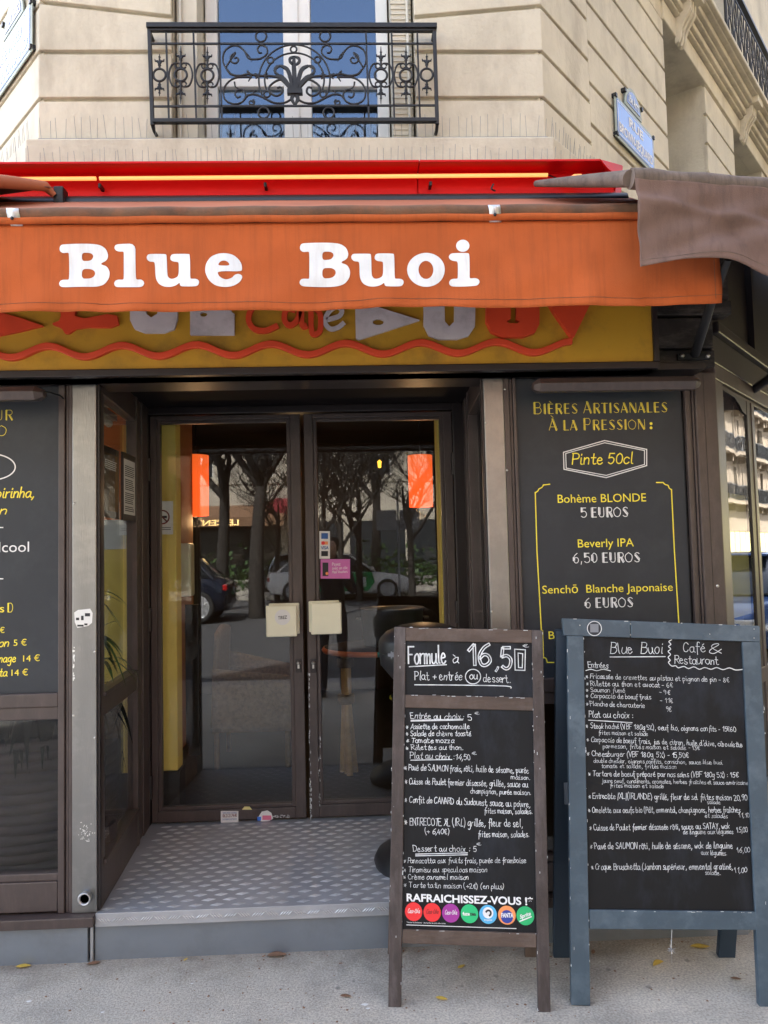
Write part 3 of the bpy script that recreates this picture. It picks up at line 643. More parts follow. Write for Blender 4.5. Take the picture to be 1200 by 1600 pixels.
for pts, w_ in (([(601, 305), (600, 250), (598, 200), (600, 172)], 9), ([(592, 305), (586, 262), (572, 222), (545, 208)], 8), ([(610, 305), (616, 262), (630, 222), (655, 208)], 8),
    ([(588, 306), (572, 275), (548, 250), (524, 250)], 7), ([(614, 306), (628, 275), (654, 250), (678, 250)], 7), ([(545, 208), (528, 215), (524, 232), (540, 244)], 5), ([(655, 208), (674, 215), (678, 232), (662, 244)], 5),
    ([(596, 205), (582, 190), (585, 178), (600, 172)], 5), ([(606, 205), (620, 190), (616, 178), (600, 172)], 5), ([(600, 318), (590, 335), (600, 358)], 7), ([(604, 318), (614, 335), (604, 358)], 7)):
    m.solid([leafp(pts, w_)], lambda x, y: cp(x, y, -.006), lambda x, y: cp(x, y, .004))
a_, b_ = cp(572, 302), cp(632, 319); m.box(a_.x, b_.x, YB-.014, YB+.012, b_.z, a_.z)
m.build('palmette', M['iron'], rl)
for x, y, big in ((73, 243, 0), (156, 243, 1), (260, 245, 1), (938, 244, 1), (1036, 244, 1), (1117, 242, 0)):
    m = MB(); ring(m, x, y, 24, 5); t = 60 if big else 40
    for sg in (1, -1):
        m.tube([cp(x, y-sg*24), cp(x, y-sg*(t+15)), cp(x, y-sg*(t+52 if big else t+42))], [4.5*K, 4.5*K, 1.5*K], 6)
        for d in (1, -1): m.tube([cp(*p) for p in [(x, y-sg*(t+2)), (x+d*8, y-sg*(t+14)), (x+d*16, y-sg*(t+14)), (x+d*18, y-sg*(t+22))]], [5*K, 5*K, 4*K, 2*K], 5)
        m.lathe([(0, -6*K), (8*K, 0), (0, 6*K)], cp(x, y-sg*(t-2)), 8); m.lathe([(0, -6*K), (6*K, 0), (0, 6*K)], cp(x, y-sg*(t+30)), 8)
        if big:
            for d in (1, -1): m.tube([cp(*p) for p in circ(x+d*12, y-sg*36, 10, None, 0, 330, 10)], 3.6*K, 5)
    if big:
        for d in (1, -1): m.tube([cp(*p) for p in smooth_pts([V((x+d*12, y-46, 0)), V((x+d*34, y-40, 0)), V((x+d*46, y, 0)), V((x+d*34, y+40, 0)), V((x+d*12, y+46, 0))], 4) for p in [(p.x, p.y)]], 4*K, 6)
    m.build('finial', M['iron'], rl)
# ------------------------------------------------------------------ bird spikes
def spikes(name, label, pts, base, h, n0):
    m = MB(); rr = random.Random(n0)
    for a, b, n in pts:
        a, b = V(a), V(b)
        m.tube([a, b], .004, 4)
        for i in range(n):
            p = a.lerp(b, (i+.5+rr.uniform(-.25, .25))/n); d = V((rr.uniform(-.006, .006), -.028, h*rr.uniform(.82, 1.05)))
            if i % 2: d.y = -.01
            m.tube([p, p+d], .0011, 3)
    o = m.build(name, M['iron'] if 0 else M['inkgrey']); tag(o, label, 'bird spikes', 'strips of bird spikes'); return o
spikes('bird_spike_strip', 'upper strip of thin wire bird spikes on the stone ledge under the balcony', [((-1.46, .41, 3.555), (.96, .41, 3.555), 64), ((.97, .42, 3.555), (1.5, 1.03, 3.555), 26), ((-1.5, .42, 3.555), (-1.9, .88, 3.555), 20)], 0, .10, 3)
spikes('bird_spike_strip', 'lower strip of thin wire bird spikes along the top of the red light trough', [((-1.5, .24, 3.30), (1.06, .24, 3.30), 78)], 0, .11, 5)
# ------------------------------------------------------------------ street name plates
def plate(label, fr, s0, s1, z0, z1, c0, c1, cz0, cz1, l1, l2, arr, flip=False):
    o0, eu, ev, ew = fr; X = (lambda s: s) if not flip else (lambda s: -s)
    t = thing('street_sign', label, 'street sign', tuple(o0+eu*((s0+s1)/2)+Z*z0+ew*.02), 'blue enamel street name plates')
    m = MB(); m.fbox(fr, s0, s1, z0, z1, .012, .020); m.build('plate_rim', M['sign_rim'], t, bevel=.003)
    m = MB(); m.fbox(fr, s0+.022, s1-.022, z0+.022, z1-.022, .0205, .0225); m.build('plate', M['blue_enamel'], t)
    ring_ = [(cos(pi*i/16), sin(pi*i/16)) for i in range(17)]
    cc, rr_, hh = (c0+c1)/2, (c1-c0)/2, cz1-cz0
    mp = lambda w_: (lambda x, y: o0+eu*x+Z*y+ew*w_)
    m = MB(); m.solid([[(cc+rr_*a, cz0+hh*b) for a, b in ring_]], mp(.019), mp(.011)); m.build('crest_rim', M['sign_rim'], t)
    m = MB(); m.solid([[(cc+(rr_-.03)*a, cz0+.022+(hh-.045)*b) for a, b in ring_]], mp(.0215), mp(.0185)); m.build('crest', M['blue_dark'], t)
    m = MB()
    def put(text, a, b, zb, h, bold=.028, w_=.024):
        vs, fs, W, H = textmesh(text, bold)
        for_ = [(o0+eu*((a+(b-a)*x/W) if not flip else (b-(b-a)*x/W))+Z*(zb+y*h/.72)+ew*w_) for x, y in vs]; m.add(for_, fs)
    H = z1-z0
    put(l1, *l1p(s0, s1, .36 if len(l1) < 5 else .64), z0+H*.57, H*.22); put(l2, s0+(s1-s0)*.07, s1-(s1-s0)*.07, z0+H*.2, H*.22)
    put(arr, c0+rr_*.42, c1-rr_*.42, cz0+hh*.28, hh*.34)
    for z_ in (z0+.03, z1-.034): m.fbox(fr, s0+.03, s1-.03, z_, z_+.004, .0226, .0236)
    for s_ in (s0+.03, s1-.034): m.fbox(fr, s_, s_+.004, z0+.03, z1-.03, .0226, .0236)
    m.build('lettering', M['white_paint'], t)
    for s_, z_ in ((s0, z0+.01), (s0, z1-.02), (s1-.02, z0+.0), (s1-.02, z1-.02), (c0-.01, cz0+hh*.5), (c1-.01, cz0+hh*.5)): m = MB(); m.fbox(fr, s_, s_+.022, z_, z_+.022, .0, .028); m.build('wall_hook', M['iron'], t)
def l1p(a, b, f): c = (a+b)/2; w_ = (b-a)*f; return c-w_/2, c+w_/2
plate('blue street name plate reading RUE BROWN-SÉQUARD on the right stone wall', FR, .87, 1.50, 3.945, 4.205, 1.03, 1.30, 4.215, 4.36, 'RUE', 'BROWN-SÉQUARD', '15e Arrt')
plate('blue street name plate reading BOULEVARD DE VAUGIRARD on the left stone wall', FL, .04, .80, 4.03, 4.29, .17, .47, 4.30, 4.46, 'BOULEVARD', 'DE VAUGIRARD', '15e Arrt', True)
# ------------------------------------------------------------------ red light trough
nt = thing('light_trough', 'bright red metal trough with a glowing neon tube above the orange awning', 'neon light', (0, .1, 3.1))
m = MB()
prof = [(.0, 3.228), (.0, 3.219), (.095, 3.222), (.11, 3.215), (.105, 3.10), (.085, 3.092), (.085, 3.078), (.16, 3.078), (.2, 3.30), (.19, 3.30)]
def sweep(m, prof, x0, x1, ext=.87):
    n = len(prof); vs = [(x0, y, z) for y, z in prof]+[(x1+y*ext-.02, y, z) for y, z in prof]
    m.add(vs, [tuple(range(n)), tuple(range(2*n-1, n-1, -1))]+[(i, (i+1) % n, n+(i+1) % n, n+i) for i in range(n)])
sweep(m, prof, -2.2, .317, 0); m.build('trough', M['red'], nt, bevel=.0015)
m = MB(); sweep(m, prof, .3005, 1.09); m.build('trough', M['red'], nt, bevel=.0015)
m = MB(); m.add([(1.07, -.0, 3.228), (1.16, .06, 3.17), (1.19, .2, 3.1), (1.19, .2, 3.30), (1.12, .1, 3.23)], [(0,1,2,3,4)]); m.build('end_flap', M['red'], nt, solid=.004)
m = MB(); m.tube([(-1.06, .062, 3.186), (.86, .062, 3.190)], .0082, 10); m.build('neon_tube', M['neon'], nt)
m = MB(); m.tube([(-2.1, .062, 3.186), (-1.075, .062, 3.186)], .0082, 10); m.build('neon_tube', M['neon'], nt)
m = MB(); m.tube([(.95, .075, 3.165), (.975, .05, 3.175), (1.0, .04, 3.17)], .012, 8); m.build('neon_tube', M['neon'], nt)
for x in (-1.06, -.36, .35): 
    m = MB(); m.box(x-.006, x+.006, .06, .13, 3.150, 3.163); m.tube([(x, .062, 3.145), (x, .062, 3.163)], .006, 6); m.build('tube_clip', M['iron'], nt)
m = MB(); m.tube(smooth_pts([V((.86, .06, 3.190)), V((.90, .07, 3.18)), V((.95, .075, 3.165))], 4), .003, 5); m.tube(smooth_pts([V((.62, .02, 3.10)), V((.6, -.01, 3.095)), V((.61, .0, 3.12))], 4), .004, 5); m.build('cable', M['iron'], nt)

# ------------------------------------------------------------------ orange awning
aw = thing('orange_awning', 'faded orange canvas awning with white lettering over the entrance', 'awning', (0, -.3, 2.7))
def wv(x, z):                                   # gentle creases of the hanging valance
    h = max(0, min(1, (2.69-z)/.29))
    return -.60+h*(.008*sin(x*5.1+1)+.005*sin(x*11.3+z*14)+.0026*sin(x*31+z*32))+.003*h*sin(x*17-z*40)+.004*h*h*sin(x*23+3*sin(x*7))
def zb(x): return 2.391+.0045*sin(x*5.1+.6)+.003*sin(x*9.7)+(.004 if x > 1 else 0)
XL, XR = -2.6, 1.272
m = MB(); m.grid(lambda u, v: V(((XL+(XR-XL)*u)-(.012*(1-v) if u > .995 else 0)*0, wv(XL+(XR-XL)*u, zb(XL+(XR-XL)*u)+(2.69-zb(XL+(XR-XL)*u))*v), zb(XL+(XR-XL)*u)+(2.69-zb(XL+(XR-XL)*u))*v)), 240, 24)
val = m.build('valance', M['orange'], aw, solid=.002)
m = MB()
for dz in (.028,): m.tube([V((XL+(XR-XL)*i/160, wv(XL+(XR-XL)*i/160, zb(XL+(XR-XL)*i/160)+dz)-.0014, zb(XL+(XR-XL)*i/160)+dz)) for i in range(161)], .0010, 4)
m.tube([(XR-.024, wv(XR-.024, 2.44)-.0014, 2.41+.27*i/10) for i in range(11)], .0010, 4)
m.build('hem_stitching', M['orange_dirty'], val)
m = MB(); m.tube([(XL+(1.30-XL)*i/60, -.592, 2.724+.0015*sin(i*1.3)) for i in range(61)], .027, 14); m.build('front_bar', M['orange_dirty'], aw)
m = MB(); m.tube([(XL+(1.295-XL)*i/60, -.608, 2.702+.001*sin(i*1.3)) for i in range(61)], .0125, 8); m.build('bar_hem', M['orange'], aw)
m = MB(); m.grid(lambda u, v: V((XL+(1.22-XL)*u, .06-.65*v, 3.085-.338*v-.014*sin(pi*v)+.006*sin(u*23)*sin(pi*v))), 60, 12); m.build('canopy', M['orange_top'], aw, solid=.003)
m = MB(); m.tube([(XL, .07, 3.07), (1.2, .07, 3.07)], .04, 10); m.build('roller', M['black'], aw)
for px in (17, 773):
    p = atY(px, 338, -.63); m = MB(); m.grid(lambda u, v: V((p.x-.02+.04*u+.008*(1-v), -.59-.032*cos(-.5+1.9*(1-v)) , 2.708+.034*sin(-.5+1.9*v-.3))), 1, 8)
    o = m.build('clip', M['alu_edge'], aw, solid=.004); m = MB(); m.lathe([(0, .004), (.006, .003), (.006, 0)], (p.x+.002, -.625, 2.702), 8, (V((1,0,0)), V((0,0,1)), V((0,-1,0)))); m.build('screw', M['iron'], o)
m = MB(); m.tube([atY(1137, 405, -.45), atY(1110, 478, -.3), atY(1086, 553, -.03)], [.016, .018, .022], 6); m.build('strut', M['black'], aw)
m = MB(); m.tube([(-1.6, -.5, 2.64), (-1.75, -.03, 2.5)], .018, 6); m.build('strut', M['black'], aw)
# the slab-serif letters
B_ = [[(62,73),(140,70),(215,70),(262,76),(292,97),(304,130),(296,158),(258,178),(297,190),(313,220),(310,255),(285,288),(240,302),(150,303),(62,305),(45,297),(40,282),(48,266),(62,262),(88,262),(93,258),(93,190),(93,122),(88,117),(60,120),(45,110),(42,95),(48,79)],
      [(163,118),(205,118),(220,126),(224,140),(215,155),(200,162),(163,162)], [(163,205),(210,205),(230,215),(236,231),(228,248),(208,258),(163,258)]]
l_ = [[(357,72),(452,70),(452,160),(452,256),(458,262),(480,260),(494,270),(497,283),(488,298),(470,303),(355,304),(340,297),(335,283),(342,268),(358,262),(383,263),(388,258),(388,180),(388,116),(384,112),(360,112),(342,104),(336,90),(342,77)]]
u_ = [[(527,128),(612,128),(620,133),(622,238),(630,255),(645,262),(665,258),(684,245),(684,175),(678,170),(655,168),(640,160),(638,146),(644,132),(658,127),(738,127),(744,133),(746,258),(752,262),(778,262),(792,270),(795,283),(788,298),(772,304),(700,304),(692,297),(690,282),(670,298),(640,305),(605,302),(575,286),(558,255),(557,178),(550,170),(530,170),(516,160),(512,146),(518,133)]]
e_ = [[(1024,205),(1020,222),(893,223),(898,245),(915,260),(940,268),(970,258),(985,240),(1005,234),(1022,242),(1025,256),(1010,282),(975,302),(930,307),(880,298),(845,270),(825,225),(830,180),(855,142),(895,124),(935,121),(975,130),(1005,155),(1020,180)],[(893,192),(958,192),(952,175),(938,165),(922,163),(905,170)]]
el = lambda x, y, rx, ry, n=22: [(x+rx*cos(2*pi*i/n), y+ry*sin(2*pi*i/n)) for i in range(n)]
o_ = [el(774, 208, 102, 93), el(774, 208, 40, 50)]
i_ = [[(915,120),(998,120),(1006,126),(1008,190),(1008,250),(1012,255),(1040,253),(1058,262),(1062,276),(1052,292),(1035,297),(918,297),(902,288),(898,275),(905,260),(920,255),(942,255),(945,250),(945,200),(943,165),(920,163),(902,155),(895,141),(902,127)]]
def sh_(l, dx, dy): return [[(x+dx, y+dy) for x, y in k] for k in l]
for loops, ox in ((B_, 80), (l_, 80), (u_, 80), (e_, 80), (sh_(B_, 55, -5), 440), (sh_(u_, -140, -5), 440), (o_, 440), (i_, 440), ([el(971, 81, 36, 33)], 440)):
    m = MB(); lp = []
    for k in loops:
        q = chaikin([V((x, y, 0)) for x, y in k], 2)
        w3 = [atY(ox+p.x/3.4286, 360+p.y/3.4286, -.604) for p in q]; lp.append([(p.x, p.z) for p in w3])
    m.poly(lp, lambda x, z: V((x, wv(x, z)-.003, z)), .02); m.build('letter', M['letters'], val)
# ------------------------------------------------------------------ mauve side awnings
def quadpt(px, py, Y): return atY(px, py, Y)
ma = thing('mauve_awning', 'large faded mauve brown awning hanging over the right street corner', 'awning', (1.2, -.5, 2.8))
A0 = atY(838, 287, -.02); B0 = atY(985, 279, -.72); C0 = V((2.75, -.55, B0.z-.055))
m = MB(); m.tube([A0, A0.lerp(B0, .5), B0], [.013, .022, .028], 12); m.build('side_bar', M['mauve_tube'], ma)
fbp = [B0.lerp(C0, i/30) for i in range(31)]
m = MB(); m.tube([p+V((0, 0, .0015*sin(i*2.1))) for i, p in enumerate(fbp)], [.034+.002*sin(i*1.7) for i in range(31)], 14); m.build('front_bar', M['mauve_tube'], ma)
bot = [(1001,416),(1035,412),(1070,405),(1100,403),(1135,407),(1165,416),(1200,428),(1260,446),(1340,462),(1500,470)]
bw = smooth_pts([atY(x, y, -.735) for x, y in bot], 6); nb = len(bw)-1
def vf(u, v):
    i = u*nb; k = min(nb-1, int(i)); b = bw[k].lerp(bw[k+1], i-k); t = B0.lerp(C0, u)+V((.004, -.03, -.012)); t.x += .0
    p = t.lerp(b, v); x, z = p.x, p.z
    p.y += .010*sin(9*x+7*v)*v+.006*sin(19*x+15*v)*sin(pi*v)+.012*math.exp(-((x-1.12-.25*v)/.035)**2)*sin(pi*v)-.014*math.exp(-((v-.28-.55*(x-1.0))/.07)**2)*(1 if x < 1.5 else .4)+.009*sin(26*x-9*v)*v+.018*math.exp(-((x-1.36-.12*v)/.05)**2)*v
    return p
m = MB(); m.grid(vf, 110, 40); vm = m.build('valance', M['mauve'], ma, solid=.002)
m = MB(); m.tube([vf(i/110, .93)+V((0, -.0015, 0)) for i in range(111)], .001, 4); m.build('hem_stitching', M['mauve_tube'], vm)
m = MB(); R0 = V((.86, .02, 3.09)); R1 = V((3.2, 1.95, 3.12))
m.add([A0+V((0,0,.01)), B0+V((0,0,.02)), C0+V((0,0,.02)), V((4.6, 1.6, 2.76)), V((6.2, 5.4, 3.1)), R1, V((1.56, .06, 3.12))], [(0, 1, 2, 6), (2, 3, 4, 5), (2, 5, 6)]); m.build('canopy', M['mauve'], ma, solid=.003)
m = MB(); m.tube([atY(1206, 588, .35), atY(1176, 610, .5)], .02, 6); m.build('strut', M['black'], ma)
ml = thing('mauve_awning', 'end of a brown awning with a curled corner at the upper left', 'awning', (-1.3, -.1, 3.0))
A1 = atY(82, 291, -.02); B1 = atY(-150, 270, -.62)
m = MB(); m.tube([A1+V((0,.02,-.03)), A1+V((-.03, 0, 0)), A1.lerp(B1, .3), B1], [.012, .020, .024, .03], 12); m.build('side_bar', M['orange_top'], ml)
m = MB(); m.add([A1+V((0,.01,-.0)), B1, V((-3.2, -.4, B1.z)), V((-3.6, 2, 3.12)), V((-1.6, .06, 3.1))], [(0,1,2,3,4)]); m.build('canopy', M['mauve'], ml, solid=.003)
m = MB(); p_ = A1; m.box(p_.x-.005, p_.x+.035, .0, .06, p_.z-.06, p_.z+.012); m.build('end_cap', M['iron'], ml, bevel=.004)

# ------------------------------------------------------------------ yellow fascia sign
YS = -.12
sg = thing('fascia_sign', 'yellow painted shop sign with red and white cut out shapes behind the orange valance', 'shop sign', (0, -.1, 2.3))
m = MB(); m.box(-2.03, 1.215, YS, -.03, 2.318, 2.80); m.build('board', M['signyellow'], sg)
m = MB(); m.box(-2.03, 1.238, YS-.012, .0, 2.288, 2.317); m.box(1.2155, 1.238, YS-.012, 0, 2.3171, 2.80); m.build('frame', M['brown_dark'], sg, bevel=.004)
def cut(name, loops, mt, dep=.016, ch=0):
    lp = []
    for k in loops:
        q = [V((x, y, 0)) for x, y in k]; q = chaikin(q, ch) if ch else q
        lp.append([(atY(p.x, p.y, YS-dep).x, atY(p.x, p.y, YS-dep).z) for p in q])
    m = MB(); m.solid(lp, lambda x, z: V((x, YS-dep, z)), lambda x, z: V((x, YS-.0005, z))); return m.build(name, M[mt], sg, bevel=.002)
cut('arrow', [[(-60,470),(0,488),(33,497),(67,509),(30,518),(0,524),(-60,536)]], 'signred')
cut('star', [[(92,470),(120,470),(116,500),(182,488),(186,512),(122,511),(103,524),(96,512),(78,506),(96,500)]], 'signred', ch=1)
cut('letter', [[(203,430),(227,430),(228,490),(236,496),(246,490),(246,430),(277,430),(277,498),(272,514),(256,520),(226,520),(210,514),(203,500)]], 'signgrey')
cut('letter', [[(297,430),(330,430),(332,478),(360,478),(362,488),(366,490),(366,523),(297,523)], el(318, 491, 6, 4, 10)], 'signgrey')
for pts in ([(432,478),(412,470),(394,480),(388,500),(398,514),(416,516),(434,508)], [(462,484),(448,482),(444,498),(452,508),(464,500),(470,482),(472,508),(480,508)], [(486,460),(486,510),(490,522),(500,516),(500,490),(490,480)]):
    q = smooth_pts([V((x, y, 0)) for x, y in pts], 4); L_, R_ = [], []
    for i in range(len(q)):
        t = (q[min(i+1, len(q)-1)]-q[max(i-1, 0)]).normalized(); n = V((-t.y, t.x, 0))*4.2; L_.append(q[i]+n); R_.append(q[i]-n)
    m = MB(); N_ = len(q); 
    f_ = [atY(p.x, p.y, YS-.016) for p in L_]+[atY(p.x, p.y, YS-.016) for p in R_]; b_ = [p+V((0,.0155,0)) for p in f_]
    m.add(f_+b_, [(i, i+1, N_+i+1, N_+i) for i in range(N_-1)]+[(i, i+1, 2*N_+i+1, 2*N_+i) for i in range(N_-1)]+[(N_+i, N_+i+1, 3*N_+i+1, 3*N_+i) for i in range(N_-1)]); m.build('script_letter', M['signred'], sg)
q = smooth_pts([V((x, y, 0)) for x, y in [(510,500),(530,494),(534,484),(524,480),(512,490),(508,504),(516,514),(528,512),(538,504)]], 4); L_, R_ = [], []
for i in range(len(q)):
    t = (q[min(i+1, len(q)-1)]-q[max(i-1, 0)]).normalized(); n = V((-t.y, t.x, 0))*3.6; L_.append(q[i]+n); R_.append(q[i]-n)
m = MB(); N_ = len(q); f_ = [atY(p.x, p.y, YS-.012) for p in L_+R_]; m.add(f_, [(i, i+1, N_+i+1, N_+i) for i in range(N_-1)]); m.build('script_letter', M['signgrey'], sg, solid=.006)
cut('letter', [[(554,430),(560,470),(656,500),(560,531),(556,528)], el(591, 503, 9, 5, 10)], 'signgrey')
cut('letter', [[(662,430),(694,430),(695,502),(702,510),(710,502),(710,430),(744,430),(742,510),(732,525),(714,530),(686,530),(670,524),(662,508)]], 'signgrey')
cut('letter', [[(760,430),(843,430),(843,506),(836,520),(818,526),(786,526),(768,518),(760,502)], [(798,440),(807,440),(807,498),(813,502),(808,505),(796,505),(792,502),(798,498)]], 'signred', .03)
cut('letter', [[(850,460),(930,460),(915,490),(897,527),(893,526),(866,488)]], 'signred', .03)
m = MB(); N_ = 170
def wy(x): 
    ph = (x-74)/(115.5+(x-74)*.0022)*2*pi if x > 0 else (x-74)/115.5*2*pi
    return 548.5-(x-74)*.0095-8.6*cos(ph)
xs = [-120+(895+120)*i/N_ for i in range(N_+1)]
up_ = [atY(x, wy(x)-5.2, YS-.022) for x in xs]; lo_ = [atY(x, wy(x)+5.2, YS-.022) for x in xs]; n1 = N_+1; bk = [V((p.x, YS-.0005, p.z)) for p in up_+lo_]
m.add(up_+lo_+bk, [(i, i+1, n1+i+1, n1+i) for i in range(N_)]+[(i, 2*n1+i, 2*n1+i+1, i+1) for i in range(N_)]+[(n1+i, n1+i+1, 3*n1+i+1, 3*n1+i) for i in range(N_)]+[(0, n1, 3*n1, 2*n1), (N_, n1+N_, 3*n1+N_, 2*n1+N_)])
m.build('wave', M['signred'], sg, bevel=.003)

# ------------------------------------------------------------------ shopfront
SF = thing('shopfront', 'brown painted cafe shopfront with steel posts, fascia and recessed glazed entrance', 'shopfront', (0, .05, 0))
m = MB(); m.box(-1.152, -1.055, .0, .10, .182, 2.287); pl = m.build('steel_post', M['steel'], SF, bevel=.003)
m = MB(); m.box(.540, .623, .0, .10, .182, 2.287); m.build('steel_post', M['steel'], SF, bevel=.003)
for x0, x1 in ((-1.0549, -1.046), (.531, .5395)): m = MB(); m.box(x0, x1, .012, .034, .186, 2.287); m.build('post_edge', M['brown_dark'], SF)
# side strips next to the posts
def moulded(x0, x1, z0, z1, y=.0): 
    m = MB(); w_ = x1-x0
    m.box(x0, x0+w_*.46, y+.004, y+.06, z0, z1); m.box(x0+w_*.50, x0+w_*.72, y+.012, y+.06, z0, z1); m.box(x0+w_*.75, x1, y+.006, y+.06, z0, z1); m.box(x0, x1, y+.02, y+.059, z0, z1); return m
moulded(-1.209, -1.153, .182, 2.287).build('frame_strip', M['brown'], SF, bevel=.003)
moulded(.624, .677, .182, 2.287).build('frame_strip', M['brown'], SF, bevel=.003)
moulded(1.392, 1.432, .182, 2.287).build('frame_strip', M['brown'], SF, bevel=.003)
m = MB(); m.box(1.383, 1.3915, .03, .06, .182, 2.287); m.build('shadow_gap', M['black'], SF)
m = MB(); m.prism([(1.433, -.002), (1.523, -.002), (1.60, .09), (1.433, .09)], .182, 2.30); m.build('corner_post', M['brown'], SF, bevel=.005)
m = MB(); m.box(1.47, 1.4725, -.0028, .0, .2, 2.29); m.build('post_groove', M['brown_dark'], SF)
for (x, z) in ((1.505, .7), (1.447, 2.24), (1.49, 1.4)):
    m = MB(); m.lathe([(0, .003), (.006, .002), (.007, 0)], (x, -.002, z), 8, (V((1,0,0)), V((0,0,1)), V((0,-1,0)))); m.build('screw', M['brass'], SF)
for x, z in ((-1.143, 1.80), (-1.062, 1.2), (-1.062, .86), (-1.146, .95), (.63, 2.24), (.628, 1.9), (.545, 1.32), (.545, 2.1)):
    m = MB(); m.lathe([(0, .003), (.004, .002), (.005, 0)], (x, .0, z), 8, (V((1,0,0)), V((0,0,1)), V((0,-1,0)))); m.build('screw', M['brass'], SF)
# left bay (sign panel over a small window)
for x0, x1 in ((-2.04, -1.2095), (.6775, 1.3825)):
    m = MB(); m.box(x0, x1, .005, .06, .985, 1.04); m.box(x0, x1, .012, .06, .935, .9851); m.build('rail', M['brown'], SF, bevel=.004)
    m = MB(); m.box(x0, x1, .004, .06, .19, .305); m.box(x0, x1, .012, .06, .3049, .335); m.build('bottom_rail', M['brown'], SF, bevel=.004)
    p_ = MB().box(x0, x1, .034, .040, .335, .935).build('lower_pane', M['glass_low'], SF)
# sill and plinth
m = MB(); m.box(-2.04, -1.056, -.04, .06, .142, .181); m.build('sill', M['brown'], SF, bevel=.004)
m = MB(); m.box(.60, 1.54, -.03, .06, .142, .181); m.build('sill', M['brown'], SF, bevel=.004)
m = MB(); m.box(-2.04, -1.087, -.012, .1, -.02, .1415); m.build('plinth', M['zinc'], SF)
m = MB(); m.box(-1.078, -1.066, -.010, .1, -.02, .16); m.build('joint_strip', M['alu_edge'], SF, bevel=.003)
m = MB(); m.box(.601, 1.54, -.012, .1, -.02, .1415); m.fbox((V((1.54, -.012, 0)), UR, Z, NR), 0, 8, -.02, .5, -.1, 0); m.build('plinth', M['zinc'], SF)
m = MB(); m.lathe([(.022, -.05), (.022, .022), (.027, .026), (.021, .03), (.017, .022), (.017, -.04), (0, -.04)], (-1.095, .0, .245), 18, (V((1,0,0)), V((0,0,1)), V((0,-1,0)))); m.build('pipe_stub', M['alu_edge'], SF)
m = MB(); m.lathe([(0, 0), (.0165, 0)], (-1.095, -.019, .245), 16, (V((1,0,0)), V((0,0,1)), V((0,-1,0)))); m.build('pipe_hole', M['black'], SF)
# sticker and scraps on the left post
m = MB(); sp = Plane((0, -.0005, 0), (0, -1, 0), (0, 0, 1)); q = [(116, 957), (122, 953), (141, 951), (145, 958), (144, 973), (138, 978), (121, 981), (117, 972)]
m.solid([[(sp.at(*p).x, sp.at(*p).z) for p in q]], lambda x, z: V((x, -.0018, z)), lambda x, z: V((x, -.0006, z))); st = m.build('sticker', M['paper'], SF, label='torn white sticker with black print')
m = MB()
for x0, y0, x1, y1 in ((133, 958, 141, 963), (119, 965, 124, 969), (121, 976, 131, 979), (132, 974, 137, 977), (127, 962, 131, 969)): sp.rect(m, x0, y0, x1, y1, .001)
m.build('print', M['ink'], st)
m = MB(); rr = random.Random(5)
for i in range(46):
    x, y = rr.gauss(132, 6), rr.gauss(1302, 7); sp.rect(m, x, y, x+rr.uniform(.6, 2.4), y+rr.uniform(.6, 1.8), rr.uniform(0, 3e-4))
for i in range(22):
    x, y = 113.6+rr.uniform(0, 2), rr.uniform(1010, 1060); sp.rect(m, x, y, x+rr.uniform(.8, 2.5), y+rr.uniform(1, 5), rr.uniform(0, 3e-4))
m.build('sticker_residue', M['paper'], SF)
# lintel, soffit, alcove ceiling
m = MB(); m.box(-2.04, 1.44, -.10, .16, 2.2605+.0275, 2.2875+.03); m.box(-2.04, 1.44, -.0, .16, 2.318, 2.36); m.build('lintel', M['brown_dark'], SF, bevel=.003)
m = MB(); m.box(-1.3, .8, .161, 1.2, 2.385, 2.42); m.build('alcove_ceiling', M['soffit'], SF)
m = MB(); m.box(-2.04, 1.44, .02, .16, 2.361, 3.055); m.build('fascia_board', M['oldwood'], SF)
m = MB(); m.box(1.239, 1.52, -.012, .06, 2.40, 2.53); m.build('fascia_plank', M['oldwood'], SF, bevel=.005)
m = MB(); m.box(1.239, 1.525, -.006, .06, 2.318, 2.392); m.build('fascia_plank', M['oldwood'], SF, bevel=.005)
m = MB(); m.box(1.239, 1.60, -.02, .06, 2.54, 2.60); m.box(1.25, 1.6, .0, .06, 2.61, 3.1); m.build('fascia_plank', M['oldwood'], SF, bevel=.005)
br = MB(); a_, b_ = atY(1060, 562, -.03), atY(1111, 551, -.03); br.box(a_.x, b_.x, -.03, -.013, a_.z, b_.z); bb = br.build('bracket', M['iron'], SF, bevel=.003)
for px in (1066, 1106):
    c = atY(px, 556, -.035); m = MB(); m.lathe([(0, .012), (.009, .01), (.010, 0)], (c.x, -.03, c.z), 6, (V((1,0,0)), V((0,0,1)), V((0,-1,0)))); m.build('bolt', M['brass'], bb)
# right street side of the shopfront
FS = (V((1.523, 0, 0)), UR, Z, NR)
m = MB(); m.fbox(FS, .0, .03, .18, 2.27, -.06, 0); m.fbox(FS, .57, .62, .18, 2.25, -.06, .004); m.fbox(FS, 1.3, 1.4, .18, 2.25, -.06, 0); m.build('street_frame', M['brown'], SF, bevel=.004)
m = MB(); m.fbox(FS, .50, .565, .18, 2.25, -.06, 0); m.build('street_mullion', M['brown_dark'], SF, bevel=.003)
m = MB(); m.fbox(FS, 0, 6, 2.27, 2.34, -.06, .002); m.fbox(FS, 0, 6, 2.25, 2.2699, -.06, -.012); m.build('street_frame', M['brown'], SF, bevel=.004)
m = MB(); m.fbox(FS, 0, 6, 2.345, 2.47, -.06, -.006); m.fbox(FS, .02, 6, 2.47, 2.52, -.06, .02); m.build('street_fascia', M['brown_dark'], SF, bevel=.006)  # darker brown stands in for the shade under the mauve awning
